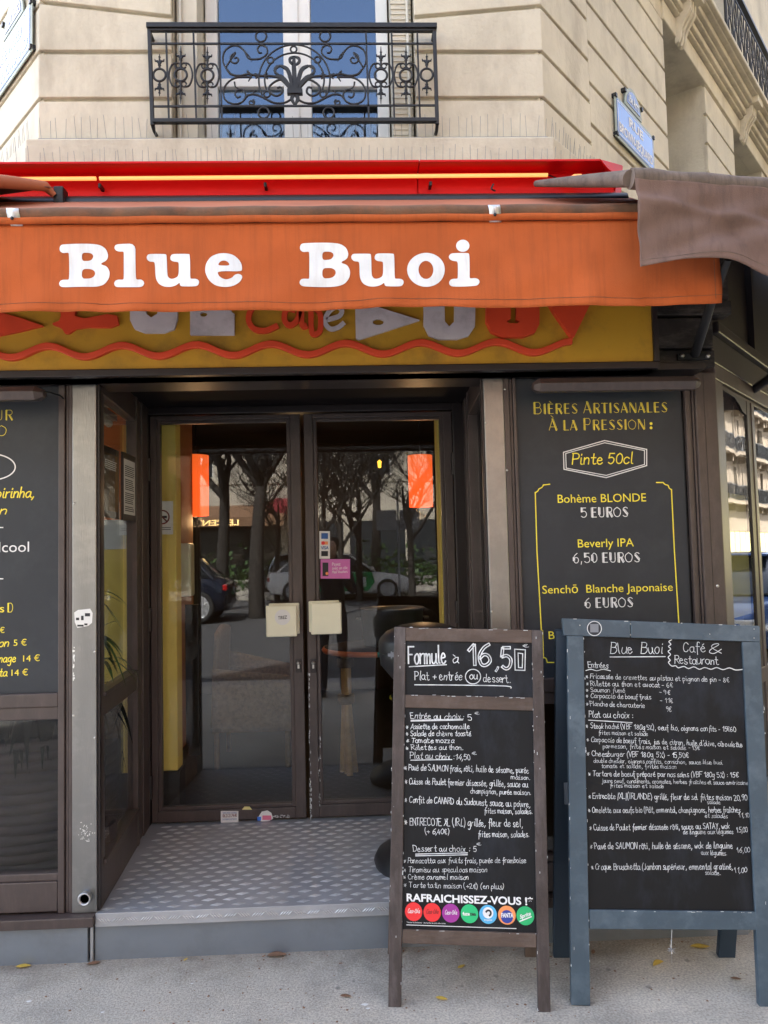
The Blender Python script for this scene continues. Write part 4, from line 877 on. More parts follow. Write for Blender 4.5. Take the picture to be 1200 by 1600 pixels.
m = MB(); m.fbox(FS, 0, 6, 2.53, 3.14, -.06, -.03); m.fbox(FS, .72, .76, 2.53, 3.1, -.03, .0); m.build('street_fascia', M['brown_dark'], SF)  # awning shade put into the colour here as well
m = MB(); m.fbox(FS, 0, 6, .93, 1.0, -.06, .006); m.build('street_rail', M['brown'], SF, bevel=.004)
m = MB()
mp = lambda s, z: FS[0]+UR*s+Z*z-NR*.002
sc = [(.031, 2.245), (.30, 2.236), (.38, 2.215), (.43, 2.19), (.4999, 2.18), (.4999, 2.249), (.031, 2.249)]
m.solid([sc], mp, lambda s, z: mp(s, z)-NR*.004); m.build('scalloped_trim', M['brown_dark'], SF)
for s0, s1 in ((.03, .50), (.62, 1.3), (1.4, 3)): MB().fbox(FS, s0, s1, 1.0, 2.25, -.013, -.008).build('street_pane', M['glass_side'], SF)
MB().fbox(FS, .0, 6, .18, .93, -.05, -.03).build('street_panel', M['brown_dark'], SF)
MB().fbox(FS, .05, .60, 1.25, 1.80, -.03, -.026).build('blind', M['blind'], SF)
# glazed flanks of the entrance, splayed towards the doors
for x0, x1, sx in ((-1.046, -1.112, -1), (.541, .592, 1)):
    p0_, p1_ = V((x0, .035, 0)), V((x1, .985, 0)); eu_ = (p1_-p0_).normalized(); ew_ = V((-eu_.y*sx*-1, eu_.x*sx*-1, 0)); ew_ = V((sx*eu_.y, -sx*eu_.x, 0)); F_ = (p0_, eu_, Z, ew_)
    m = MB(); m.fbox(F_, .0, .03, .183, 2.36, 0, .05); m.fbox(F_, .665, .70, .183, 2.384, -.003, .05); m.fbox(F_, .705, .80, .183, 2.384, .006, .05); m.fbox(F_, .805, .955, .183, 2.384, -.002, .05); m.fbox(F_, .69, .955, .183, 2.384, .012, .049)
    m.fbox(F_, .03, .665, .183, .34, 0, .05); m.fbox(F_, .03, .665, .93, 1.012, .002, .05); m.fbox(F_, .0301, .6649, 1.012, 1.03, -.010, .05); m.fbox(F_, .03, .665, 2.262, 2.384, .002, .05); m.fbox(F_, .0301, .6649, .34, .362, -.010, .05)
    m.build('flank_frame', M['brown'], SF, bevel=.003)
    for z0, z1 in ((.362, .93), (1.03, 2.262)): MB().fbox(F_, .03, .665, z0, z1, .022, .028).build('flank_pane', M['glass'], SF)
# ------------------------------------------------------------------ doors
YD = 1.0
m = MB(); m.box(-1.17, -1.106, YD-.03, YD+.06, .186, 2.384); m.box(.532, .60, YD-.03, YD+.06, .186, 2.384); m.box(-1.106, .532, YD-.03, YD+.06, 2.345, 2.384); m.build('door_frame', M['brown_dark'], SF, bevel=.004)
def door(x0, x1, gx0, gx1, zb_, gzb, lbl):
    m = MB(); y0, y1 = YD, YD+.045
    m.box(x0, gx0-.02, y0, y1, zb_, 2.341); m.box(gx1+.02, x1, y0, y1, zb_, 2.341); m.box(gx0-.02, gx1+.02, y0, y1, zb_, gzb-.02); m.box(gx0-.02, gx1+.02, y0, y1, 2.318, 2.341)
    m.box(gx0-.02, gx0, y0+.01, y1, gzb-.02, 2.318); m.box(gx1, gx1+.02, y0+.01, y1, gzb-.02, 2.318); m.box(gx0, gx1, y0+.01, y1, gzb-.02, gzb); m.box(gx0, gx1, y0+.01, y1, 2.30, 2.318)
    d = m.build('door', M['brown'], SF, bevel=.003, label=lbl)
    MB().box(gx0, gx1, YD+.020, YD+.026, gzb, 2.30).build('pane', M['glass'], d)
    return d
dl = door(-1.104, -.297, -1.052, -.372, .192, .268, 'left glazed door leaf with a square pull plate marked TIREZ')
dr = door(-.277, .530, -.208, .464, .192, .274, 'right glazed door leaf with card stickers on its glass')
def plates(d, x0, x1, z0, z1, back):
    for (dx, y, dz) in ((0, YD-.075, 0), (back, YD-.045, .016)):
        m = MB(); m.box(x0+dx, x1+dx, y, y+.013, z0+dz*.6, z1+dz*.6); h = m.build('pull_plate', M['cream_plastic'], d, bevel=.006)
        if dx == 0: m = MB(); m.box((x0+x1)/2-.02, (x0+x1)/2+.02, y+.013, YD, (z0+z1)/2-.03, (z0+z1)/2+.03); m.build('bracket', M['brown_dark'], d)
plates(dl, -.487, -.325, 1.148, 1.312, .012); plates(dr, -.252, -.090, 1.155, 1.320, -.012)
hp = Plane((0, YD-.0755, 0), (0, -1, 0), (0, 0, 1)); m = MB(); hp.disc(m, 441.5, 964.5, 12.5); m.build('sticker', M['sticker_rnd'] if 'sticker_rnd' in M else M['paper'], dl)
m = MB(); hp.sans(m, 'TIREZ', 434.5, 968, 448.5, 966.6, 5, .02); m.build('lettering', M['ink'], dl)
dp = Plane((0, YD, 0), (0, -1, 0), (0, 0, 1))
for d, px in ((dl, 466.5), (dr, 489.5)):
    a_, b_ = dp.at(px-4.5, 1051), dp.at(px+4.5, 1029); m = MB(); m.box(a_.x, b_.x, YD-.006, YD, a_.z, b_.z); lk = m.build('lock', M['brown_dark'], d, bevel=.002)
    c = dp.at(px, 1037); m = MB(); m.lathe([(0, .010), (.008, .009), (.010, .0)], (c.x, YD-.006, c.z+.004), 10, (V((1,0,0)), V((0,0,1)), V((0,-1,0)))); m.box(c.x-.005, c.x+.005, YD-.012, YD-.006, c.z-.024, c.z); m.build('keyhole', M['brass'], d)
for x, d in ((-1.107, dl), (.531, dr)):
    for z_ in (.38, 1.25, 2.05): m = MB(); m.tube([(x, YD-.012, z_-.06), (x, YD-.012, z_+.06)], .011, 10); m.build('hinge', M['brown_dark'], d)
# stickers on the doors
gp = Plane((0, YD+.0195, 0), (0, -1, 0), (0, 0, 1))
m = MB(); gp.rect(m, 499, 830, 515.5, 873); m.build('card_sticker', M['paper'], dr, label='white strip of bank card logos')
for c_, y0, y1 in (('card_blue', 833, 842), ('badge_orange', 846, 851), ('ink', 861, 869)): m = MB(); gp.rect(m, 502, y0, 512.5, y1, .0006); m.build('card_logo', M[c_], dr)
m = MB(); gp.disc(m, 505, 848.5, 3, .001); m.build('card_logo', M['badge_red'], dr)
m = MB(); gp.sans(m, 'VISA', 501.5, 858.6, 513.5, 858, 5, .03); m.build('lettering', M['card_blue'], dr)
m = MB(); gp.rect(m, 501, 873.6, 547, 904); m.build('pay_sticker', M['card_pink'], dr, label='pink payment sticker')
m = MB(); gp.rect(m, 504, 879, 513, 900, .0006); m.build('card_logo', M['ink'], dr)
m = MB(); gp.disc(m, 511, 896, 2.5, .0012); m.build('card_logo', M['badge_orange'], dr)
m = MB(); gp.sans(m, 'Payez', 519, 884, 532, 883.5, 5); gp.sans(m, 'avec un clic', 519, 890, 543, 889, 4.6); gp.sans(m, 'Meal Vouchers', 519, 896, 543, 895, 4.6); m.build('lettering', M['white_paint'], dr)
m = MB(); dp.rect(m, 345, 1267, 372.5, 1285.5); m.build('phone_sticker', M['paper'], dl, label='small white sticker with a phone number')
m = MB(); dp.sans(m, '06.21.21.74.40', 348, 1277, 370, 1276, 5, .02); m.build('lettering', M['ink_red'], dl)
m = MB(); dp.sans(m, 'SERRURERIE VITRERIE', 348, 1271.5, 370, 1271, 2.6); dp.sans(m, 'PLOMBERIE ELECTRICITE', 348, 1281.5, 370, 1281, 2.6); m.build('lettering', M['card_blue'], dl)
m = MB(); o_3 = [dp.at(x, y) for x, y in ((402, 1279), (409, 1268), (418, 1266), (424, 1270), (427, 1279), (418, 1284), (408, 1283))]
m.poly([[(p.x, p.z) for p in o_3]], lambda x, z: V((x, YD-.0014, z))); m.build('torn_sticker', M['paper'], dl)
m = MB(); dp.rect(m, 402, 1276, 408, 1282, .0006); m.build('torn_print', M['sticker_blue'], dl); m = MB(); dp.rect(m, 410, 1274, 424, 1281, .0006); m.build('torn_print', M['sticker_pink'], dl)
m = MB(); o_3 = [dp.at(x, y) for x, y in ((378, 1265), (382, 1260), (390, 1260), (394, 1265))]; m.poly([[(p.x, p.z) for p in o_3]], lambda x, z: V((x, YD-.0014, z))); m.build('paint_chip', M['blind'], dl)
m = MB(); gp2 = Plane((0, YD+.055, 0), (0, -1, 0), (0, 0, 1)); gp2.rect(m, 245, 783, 270.5, 835); m.build('no_smoking_notice', M['paper'], dl, label='no smoking notice behind the glass')
m = MB()
c = gp2.at(254, 808); r_ = .036
m.tube([c+V((r_*cos(2*pi*i/28), -.003, r_*sin(2*pi*i/28))) for i in range(28)], .004, 5, closed=True); m.tube([c+V((-.025, -.003, .025)), c+V((.025, -.003, -.025))], .004, 5); m.build('no_smoking_mark', M['ink_red'], dl)
m = MB(); gp2.rect(m, 250, 806, 261, 809.5, .002); 
for y in (824, 827): gp2.rect(m, 247, y, 267, y+1, .001)
m.build('print', M['ink'], dl)
m = MB(); rr = random.Random(9)                      # paint worn off along the meeting stiles
for i in range(70):
    y = rr.choice([rr.uniform(1050, 1285), rr.uniform(1200, 1285)]); x = 485.2+rr.uniform(-.8, 1.6)-(1285-y)*.0155; dp.rect(m, x, y, x+rr.uniform(.5, 1.5), y+rr.uniform(1, 5), rr.uniform(0, 3e-4))
for i in range(26):
    x, y = rr.uniform(425, 450), 1276-rr.uniform(-1, 3); dp.rect(m, x, y, x+rr.uniform(1, 4), y+rr.uniform(.5, 1.2), rr.uniform(0, 3e-4))
for i in range(24):
    x, y = rr.uniform(497, 501), rr.uniform(1150, 1262); dp.rect(m, x, y, x+rr.uniform(.5, 1.2), y+rr.uniform(1, 5), rr.uniform(0, 3e-4))
m.build('worn_paint', M['chalk_pale'], SF)

# ------------------------------------------------------------------ entrance step
es = thing('entrance_step', 'low entrance step of aluminium chequer plate between the steel posts', 'step', (-.24, .5, 0))
m = MB(); m.prism([(-1.055, 0), (.60, 0), (.62, YD+.03), (-1.13, YD+.03)], .13, .182); tr = m.build('tread', M['alu'], es)
m = MB(); k = 0
for j in range(21):
    for i in range(20):
        x = -1.02+i*.086+(.043 if j % 2 else 0); y = .03+j*.0465
        if x > .58: continue
        a = rad(8); l_2, w_2 = .0300, .0150; k += 1
        ex = V((cos(a), sin(a), 0)); ey = V((-sin(a), cos(a), 0)); c = V((x, y, .182))
        m.add([c-ex*l_2, c-ey*w_2, c+ex*l_2, c+ey*w_2, c-ex*l_2*.55+Z*.0035, c-ey*w_2*.5+Z*.0035, c+ex*l_2*.55+Z*.0035, c+ey*w_2*.5+Z*.0035], [(0,1,5,4),(1,2,6,5),(2,3,7,6),(3,0,4,7),(4,5,6,7)])
m.build('raised_lozenges', M['alu_loz'], tr)
m = MB(); m.box(-1.055, .60, -.018, -.0005, .134, .186); ed = m.build('edge_trim', M['alu'], es, bevel=.002)
m = MB()
for i in range(30):
    for q in range(4):
        x = -1.04+i*.0545
        a = rad(42) if i % 2 else rad(-42); c = V((x+.0135*(q-1.5)*.8+.02, -.0182, .160)); d = V((cos(a), 0, sin(a)))*.013; nn = V((-sin(a), 0, cos(a)))*.0019
        m.add([c-d, c+nn, c+d, c-nn, c-d*.8-V((0,.003,0)), c+d*.8-V((0,.003,0))], [(0,1,5,4),(1,2,5),(2,3,4,5),(3,0,4)])
m.build('tread_ribs', M['alu_loz'], ed)
m = MB(); m.box(-1.062, .60, .002, .1, -.02, .134); m.build('riser', M['zinc'], es)
# ------------------------------------------------------------------ menu panels
def mq(fn, x, y): return fn(x, y)
cr = lambda x, y: (740+x/2.609, 570+y/2.609)
mp_ = thing('menu_panel', 'black beer menu panel with yellow and white painted lettering right of the entrance', 'menu panel', (1.03, 0, 1.04))
m = MB(); m.box(.679, 1.382, .022, .05, 1.04, 2.286); m.build('panel', M['slate'], mp_)
bp = Plane((0, .022, 0), (0, -1, 0), (0, 0, 1))
def L2(mb, kind, text, xl, xr, yl, yr, h, T, **kw):
    a = T(xl, yl); b = T(xr, yr); hh = T(0, h)[1]-T(0, 0)[1]
    if kind == 'hand': bp_cur.hand(mb, text, *a, *b, hh, **kw)
    else: bp_cur.sans(mb, text, *a, *b, hh, **kw)
bp_cur = bp
m = MB()
L2(m, 'hand', 'Bières Artisanales', 243, 790, 200, 192, 46, cr, font=DG, wd=.75, jit=0)
L2(m, 'hand', 'À la Pression', 308, 700, 267, 262, 46, cr, font=DG, wd=.75, jit=0)
m.build('gold_lettering', M['gold_paint'], mp_)
m = MB()
bp.disc(m, *cr(723, 240), 2.2); bp.disc(m, *cr(723, 257), 2.2)
L2(m, 'hand', 'Pinte 50cl', 402, 648, 406, 402, 44, cr, wd=1.7, slant=.12, jit=.2)
L2(m, 'sans', 'Bohème BLONDE', 343, 703, 563, 557, 34, cr)
L2(m, 'sans', 'Beverly IPA', 425, 653, 745, 740, 34, cr)
L2(m, 'sans', 'Senchō  Blanche Japonaise', 280, 812, 933, 921, 33, cr)
L2(m, 'sans', 'Be', 306, 355, 1118, 1117, 32, cr)
q = lambda *p: [cr(x, y) for x, y in p]
bp.stroke(m, q((310,487),(284,490)), 1.7, False); bp.stroke(m, q((284,490),(278,500),(266,506),(262,514),(251,522)), 1.6); bp.stroke(m, q((251,520),(258,760),(276,1085)), 1.7, False)
bp.stroke(m, [(847.5, 985), (849, 1028)], 1.7, False); bp.stroke(m, [(849, 1027), (853, 1029), (855, 1035)], 1.6); bp.stroke(m, [(855, 1035), (872, 1035)], 1.7, False)
bp.stroke(m, q((745,480),(772,480)), 1.7, False); bp.stroke(m, q((772,480),(780,488),(792,492),(796,502),(806,510)), 1.6); bp.stroke(m, q((806,508),(818,760),(836,1055)), 1.7, False)
m.build('yellow_lettering', M['yellow_paint'], mp_)
m = MB()
for k, wpx in ((0, 1.5), (9, 1.2)):
    h_ = q((366+k,357+k*.5),(534,309+k),(705-k,345+k*.5),(705-k,411-k*.5),(540,460-k),(368+k,426-k*.5))
    for a, b in zip(h_, h_[1:]+h_[:1]): bp.stroke(m, [a, b], wpx, False, off=k*2e-5)
L2(m, 'hand', '5 EUROS', 437, 630, 622, 618, 38, cr, font=DG, wd=1.35, jit=0, thick=3.1)
L2(m, 'hand', '6,50 EUROS', 404, 678, 807, 803, 38, cr, font=DG, wd=1.35, jit=0, thick=3.1)
L2(m, 'hand', '6 EUROS', 452, 650, 990, 986, 38, cr, font=DG, wd=1.35, jit=0, thick=3.1)
m.build('white_lettering', M['white_paint'], mp_)
ml_ = thing('menu_panel', 'black menu panel at the left edge showing the ends of yellow prices in euros', 'menu panel', (-1.8, 0, 1.04))
m = MB(); m.box(-2.03, -1.211, .022, .05, 1.04, 2.286); m.build('panel', M['slate'], ml_)
ca = lambda x, y: (x/3.808, 580+y/3.808); cb = lambda x, y: (x/2.963, 980+y/2.963)
m = MB(); L2(m, 'hand', 'UR', -32, 78, 291, 290, 58, ca, font=DG, wd=.75, jit=0); m.build('gold_lettering', M['gold_paint'], ml_)
m = MB()
kw = dict(wd=2.1, slant=.18, jit=.2)
m = MB(); L2(m, 'hand', 'O', -18, 42, 384, 384, 60, ca, font=DG, wd=.8, jit=0); m.build('yellow_lettering', M['yellow_paint'], ml_)
m = MB(); L2(m, 'hand', 'pirinha,', -22, 203, 753, 750, 58, ca, **kw); m.build('yellow_lettering', M['yellow_paint'], ml_)
m = MB(); L2(m, 'hand', 'n', 0, 38, 850, 850, 50, ca, **kw); m.build('yellow_lettering', M['yellow_paint'], ml_)
m = MB(); L2(m, 'sans', 's', 0, 26, 1435, 1434, 48, ca); L2(m, 'hand', 'D', 44, 78, 1433, 1432, 52, ca, font=DG, wd=1.0, jit=0, thick=3); m.build('yellow_lettering', M['yellow_paint'], ml_)
m = MB(); L2(m, 'sans', '€', -1, 22, 26, 26, 26, cb); m.build('yellow_lettering', M['yellow_paint'], ml_)
m = MB(); L2(m, 'hand', 'on', -6, 40, 90, 88, 36, cb, **kw); L2(m, 'sans', '5 €', 64, 124, 86, 84, 29, cb); m.build('yellow_lettering', M['yellow_paint'], ml_)
m = MB(); L2(m, 'hand', 'nage', -4, 72, 162, 160, 36, cb, **kw); L2(m, 'sans', '14 €', 108, 185, 159, 156, 29, cb); m.build('yellow_lettering', M['yellow_paint'], ml_)
m = MB(); L2(m, 'hand', 'ta', -4, 32, 227, 226, 36, cb, **kw); L2(m, 'sans', '14 €', 54, 130, 225, 222, 29, cb); m.build('yellow_lettering', M['yellow_paint'], ml_)
m = MB(); bp.stroke(m, [ca(*p) for p in circ(-60, 570, 152, 78, -75, 75, 24)], 1.8); L2(m, 'sans', 'alcool', -52, 174, 1078, 1074, 62, ca)
bp.stroke(m, [ca(-20, 930), ca(18, 930)], 1.6, False); bp.stroke(m, [ca(-20, 1235), ca(18, 1235)], 1.6, False); m.build('white_lettering', M['white_paint'], ml_)
# lamps over the panels
for x0, x1, lb in ((.722, 1.402, 'long brown metal picture lamp above the beer menu panel'), (-2.2, -1.219, 'brown metal picture lamp above the menu panel at the left edge')):
    t = thing('panel_lamp', lb, 'lamp', ((x0+x1)/2, -.1, 2.23), 'lamps over the menu panels')
    m = MB(); pr = [(-.155, 2.228), (-.135, 2.252), (-.075, 2.256), (-.06, 2.24), (-.072, 2.205), (-.135, 2.198)]; n = 6
    vs = []
    for x, k in ((x0, .55), (x0+.022, 1), (x1-.028, 1), (x1, .5)): vs += [(x, -.107+(y+.107)*k, 2.226+(z-2.226)*k) for y, z in pr]
    m.add(vs, [tuple(range(n)), tuple(range(4*n-1, 3*n-1, -1))]+[(j*n+i, j*n+(i+1) % n, (j+1)*n+(i+1) % n, (j+1)*n+i) for j in range(3) for i in range(n)])
    m.build('housing', M['brown'], t, bevel=.002)
    for xx in ((x0+.12, x1-.12) if x0 > 0 else (x1-.1,)):
        m = MB(); m.box(xx-.01, xx+.01, -.07, .02, 2.226, 2.238); m.build('arm', M['iron'], t)
    if x0 < 0:
        m = MB(); m.tube([(x1, -.10, 2.235), (x1+.012, -.09, 2.236), (x1+.03, -.03, 2.236), (x1+.032, 0, 2.23)], .004, 6); m.build('bracket', M['iron'], t)

# ------------------------------------------------------------------ chalkboards
def chalkframe(f0, f1, lean):
    f0 = V((*f0, 0)); f1 = V((*f1, 0)); e = (f1-f0).normalized(); b = V((-e.y, e.x, 0)); up = Z*cos(lean)+b*sin(lean)
    return Plane(f0, e.cross(up), up), e, b
def qsolid(pl, quad, front, back):
    m = MB(); n = pl.n; p = [pl.at(*q) for q in quad]
    m.add([q+n*front for q in p]+[q+n*back for q in p], [(0,1,2,3),(7,6,5,4),(0,4,5,1),(1,5,6,2),(2,6,7,3),(3,7,4,0)]); return m
p1, e1, b1 = chalkframe((.074, -.402), (.62, -.474), rad(8.5))
c1 = thing('chalkboard_stand', 'brown wooden A-frame chalkboard offering a formule at 16,50 in white chalk', 'chalkboard', (.35, -.4, 0), 'chalkboards in front of the cafe')
qsolid(p1, [(616,979),(634,980),(626.5,1574),(606.5,1574)], .0, -.024).build('upright', M['postwood'], c1, bevel=.002)
qsolid(p1, [(831,984),(848,985),(860.5,1582),(840.5,1582)], .0, -.024).build('upright', M['postwood'], c1, bevel=.002)
for q in ([(634.1,980.4),(830.9,984.2),(831.3,1004.4),(633.9,1001.2)], [(632.9,1085.5),(833,1090),(833.4,1110.5),(632.7,1105.5)], [(628.9,1452.5),(838.2,1458.8),(838.5,1481.5),(628.6,1474.5)]): qsolid(p1, q, -.0015, -.0235).build('rail', M['woodrail'], c1, bevel=.002)
s1 = qsolid(p1, [(633.5,1001),(831.5,1004),(833.2,1090.5),(632.6,1086)], -.009, -.016).build('slate', M['chalkboard'], c1)
s2 = qsolid(p1, [(632.3,1105),(833.5,1110),(838.3,1459),(628.7,1453)], -.009, -.016).build('slate', M['chalkboard'], c1)
def rearframe(t, pl, e, b, toppx, feet, mt, wdt=.045, zc=.33, dep=.025):
    ft = [V((*f, 0)) for f in feet]; tp = [pl.at(*q)-pl.n*.03 for q in toppx]
    for f, q in zip(ft, tp):
        ax = (q-f).normalized(); bb = e.cross(ax).normalized(); m = MB(); m.fbox((f, e, ax, bb), -wdt/2, wdt/2, 0, (q-f).length, -dep, 0); m.build('rear_leg', mt, t, bevel=.002)
    a_ = [f.lerp(q, zc) for f, q in zip(ft, tp)]; m = MB(); d = (a_[1]-a_[0]); L_ = d.length; ax = (tp[0]-ft[0]).normalized(); bb = e.cross(ax).normalized()
    m.fbox((a_[0], d.normalized(), ax, bb), wdt/2, L_-wdt/2, -.025, .025, -dep+.003, -.003); m.build('rear_rail', mt, t, bevel=.002)
rearframe(c1, p1, e1, b1, [(627, 990), (838, 995)], [(.108, -.05), (.634, -.115)], M['woodframe'])
PI1 = Plane(p1.p-p1.n*.009, p1.n, p1.up); bp_cur = PI1
k1 = lambda x, y: (590+x/4.138, 960+y/4.138); k2 = lambda x, y: (590+x/4.138, 1260+y/4.138)
m = MB()
L2(m, 'hand', 'Formule', 200, 440, 318, 316, 108, k1, wd=1.5, jit=.3); L2(m, 'hand', 'à', 485, 525, 315, 315, 68, k1, wd=1.8)
L2(m, 'hand', '16', 590, 738, 330, 328, 136, k1, wd=.8, double=.92, jit=0, capu=16); L2(m, 'hand', ',', 762, 788, 345, 345, 100, k1, wd=.8, double=.8, jit=0); L2(m, 'hand', '5', 806, 872, 352, 352, 136, k1, wd=.8, double=.9, jit=0, capu=16)
for x0, y0, x1, y1 in ((886,225,955,362),(908,250,938,345)):
    for a, b in zip([(x0,y0),(x1,y0+4),(x1-3,y1),(x0+3,y1-2)], [(x1,y0+4),(x1-3,y1),(x0+3,y1-2),(x0,y0)]): PI1.stroke(m, [k1(*a), k1(*b)], 1.5, False)
L2(m, 'hand', '€', 942, 972, 214, 212, 24, k1, wd=2.2)
PI1.stroke(m, [k1(205, 338), k1(445, 325)], 1.6, False)
L2(m, 'hand', 'Plat + entrée', 240, 548, 424, 425, 62, k1, wd=1.7); L2(m, 'hand', 'ou', 596, 645, 418, 420, 55, k1, wd=2); PI1.stroke(m, [k1(*p) for p in circ(617, 402, 49, 47)], 1.4); L2(m, 'hand', 'dessert.', 684, 862, 435, 440, 55, k1, wd=1.8)
PI1.stroke(m, [k1(240, 455), k1(540, 457), k1(830, 463), k1(862, 476)], 1.5)
L2(m, 'hand', 'Entrée au choix:', 215, 560, 672, 680, 44, k1, wd=2); L2(m, 'hand', '5', 585, 615, 686, 686, 46, k1, wd=2); L2(m, 'hand', '€', 630, 654, 648, 646, 20, k1, wd=2.4)
PI1.stroke(m, [k1(216, 690), k1(550, 683)], 1.2, False); PI1.stroke(m, [k1(216, 684), k1(550, 677)], 1.2, False)
for t_, xr, y in (('* Assiette de cochonnaille', 592, 740), ('* Salade de chèvre toasté', 606, 785), ('* Tomate mozza', 492, 830), ('* Rillettes au thon.', 556, 875)): L2(m, 'hand', t_, 184, xr, y, y, 37, k1, wd=2.5)
L2(m, 'hand', 'Plat au choix :14,50', 212, 600, 930, 940, 44, k1, wd=2); L2(m, 'hand', '€', 612, 636, 908, 906, 22, k1, wd=2.4); PI1.stroke(m, [k1(215, 942), k1(480, 938)], 1.3, False)
W = dict(wd=2)
L2(m, 'hand', '* Pavé de SAUMON frais, rôti, huile de sésame, purée', 176, 976, 1006, 1026, 44, k1, **W); L2(m, 'hand', 'maison.', 862, 988, 1064, 1068, 32, k1, wd=2.4)
L2(m, 'hand', '* Cuisse de Poulet fermier désossée, grillée, sauce au', 176, 972, 1096, 1116, 44, k1, **W); L2(m, 'hand', 'champignon, purée maison.', 600, 992, 1156, 1166, 36, k1, wd=2.3)
L2(m, 'hand', '* Confit de CANARD du Sudouest, sauce au poivre,', 176, 986, 1214, 1246, 46, k1, **W); L2(m, 'hand', 'frites maison, salades.', 690, 1002, 1284, 1290, 38, k1, wd=2.2)
L2(m, 'hand', '* ENTRECOTE XL (IRL) grillée, fleur de sel,', 176, 938, 120, 132, 52, k2, wd=1.9); L2(m, 'hand', '(+ 6,40€)', 308, 466, 176, 180, 40, k2, wd=2.2); L2(m, 'hand', 'frites maison, salades.', 650, 982, 196, 198, 42, k2, wd=2)
L2(m, 'hand', 'Dessert au choix : 5', 232, 640, 290, 292, 44, k2, wd=2); L2(m, 'hand', '€', 642, 666, 252, 250, 20, k2, wd=2.4)
PI1.stroke(m, [k2(246, 308), k2(580, 300)], 1.2, False); PI1.stroke(m, [k2(246, 319), k2(580, 312)], 1.2, False)
for t_, xr, y0, y1 in (('* Pannacotta aux fruits frais, purée de framboise', 960, 366, 364), ('* Tiramisu au speculoos maison', 708, 424, 424), ('* Crème caramel maison', 590, 470, 472), ('* Tarte tatin maison (+2€) (en plus)', 816, 522, 534)): L2(m, 'hand', t_, 168, xr, y0, y1, 38, k2, wd=2)
m.build('chalk_writing', M['chalk'], c1)
m = MB(); L2(m, 'sans', 'RAFRAICHISSEZ-VOUS !*', 188, 1005, 611, 638, 48, k2, bold=.03); L2(m, 'sans', 'Toutes les boissons : demandez la carte des sodas', 188, 440, 752, 760, 9, k2); PI1.stroke(m, [k2(188, 765), k2(895, 789)], .9, False)
m.build('printed_lettering', M['white_paint'], c1)
bd = [(233, 680, 'badge_red', 'Coca-Cola', 'white_paint'), (353, 684, 'badge_red', 'Coca-Cola', 'ink_red'), (473, 689, 'badge_purple', 'Coca-Cola', 'white_paint'), (594, 693, 'badge_green', 'fuze tea', 'white_paint'), (714, 697, 'badge_blue', 'tropico', 'white_paint'), (836, 702, 'badge_orange', 'FANTA', 'white_paint'), (955, 706, 'badge_sprite', 'Sprite', 'white_paint')]
for x, y, mt, tx, tm in bd:
    m = MB(); PI1.disc(m, *k2(x, y), 12.6, 2e-4); b_ = m.build('drink_badge', M[mt], c1)
    m = MB()
    if tx == 'Coca-Cola': L2(m, 'hand', tx, x-38, x+38, y+8, y+7, 30, k2, wd=2.2, slant=.25)
    elif tx == 'fuze tea': L2(m, 'sans', 'fuze', x-44, x+2, y+10, y+11, 22, k2, bold=.03)
    elif tx == 'tropico': L2(m, 'sans', tx, x-26, x+26, y+40, y+41, 12, k2, bold=.02)
    elif tx == 'FANTA': L2(m, 'sans', tx, x-36, x+42, y+14, y+15, 28, k2, bold=.04)
    else: L2(m, 'sans', tx, x-34, x+36, y+20, y-4, 26, k2, bold=.03)
    for v in m.v: v += PI1.n*6e-4
    m.build('badge_lettering', M[tm], b_)
    if tx == 'fuze tea': 
        m = MB(); L2(m, 'sans', 'tea', x+4, x+42, y+11, y+12, 22, k2, bold=.03)
        for v in m.v: v += PI1.n*6e-4
        m.build('badge_lettering', M['ink'], b_)
    if tx == 'tropico':
        m = MB(); PI1.disc(m, *k2(x, y-10), 7.6, 5e-4); m.build('badge_disc', M['white_paint'], b_)
        m = MB(); PI1.stroke(m, [k2(*p) for p in circ(x+2, y-8, 16, 18, -60, 150, 10)], 2.6, off=6e-4); m.build('badge_swirl', M['ink'], b_)
    if tx == 'FANTA': m = MB(); PI1.disc(m, *k2(x, y+10), 8.8, 4e-4); m.build('badge_disc', M['fanta_blue'], b_)
    if tx == 'Sprite': m = MB(); PI1.stroke(m, [k2(x-36, y+36), k2(x+38, y+6)], 1.6, False, off=6e-4); m.build('badge_swirl', M['white_paint'], b_)
# second board
p2, e2, b2 = chalkframe((.70, -.446), (1.337, -.495), rad(7))
c2 = thing('chalkboard_stand', 'tall slate blue A-frame chalkboard headed Blue Buoi Café & Restaurant', 'chalkboard', (1.03, -.45, 0), 'chalkboards in front of the cafe')
qsolid(p2, [(886.5,993.3),(911.8,994.2),(922.7,1572),(892.8,1571)], 0, -.026).build('upright', M['blueframe'], c2, bevel=.002)
qsolid(p2, [(1160,1003),(1188,1003.5),(1216,1575),(1187,1574)], 0, -.026).build('upright', M['blueframe'], c2, bevel=.002)
qsolid(p2, [(878.5,966),(984.6,970),(984.6,996.2),(880.5,992.8)], .001, -.026).build('rail', M['blueframe'], c2, bevel=.002)
qsolid(p2, [(985.4,970.2),(1187.5,978),(1188,1003),(985.4,996.4)], .0, -.026).build('rail', M['blueframe'], c2, bevel=.002)
qsolid(p2, [(921,1422),(1181.5,1425),(1183.5,1453.5),(921.5,1452)], -.001, -.025).build('rail', M['blueframe'], c2, bevel=.002)
s3 = qsolid(p2, [(911,993),(1161,1002),(1182,1426),(920,1423)], -.010, -.018).build('slate', M['chalkboard'], c2)
rearframe(c2, p2, e2, b2, [(884, 985), (1178, 994)], [(.752, -.13), (1.372, -.18)], pbr('blue_back', lin(38, 54, 70), .5, var=.1), .062, .3, .03)
a_, b_ = atY(881, 1223, -.27), atY(889, 1256, -.27)
m = MB(); m.box(a_.x, b_.x, -.276, -.268, b_.z, a_.z); m.build('hinge', M['zinc'], c2)
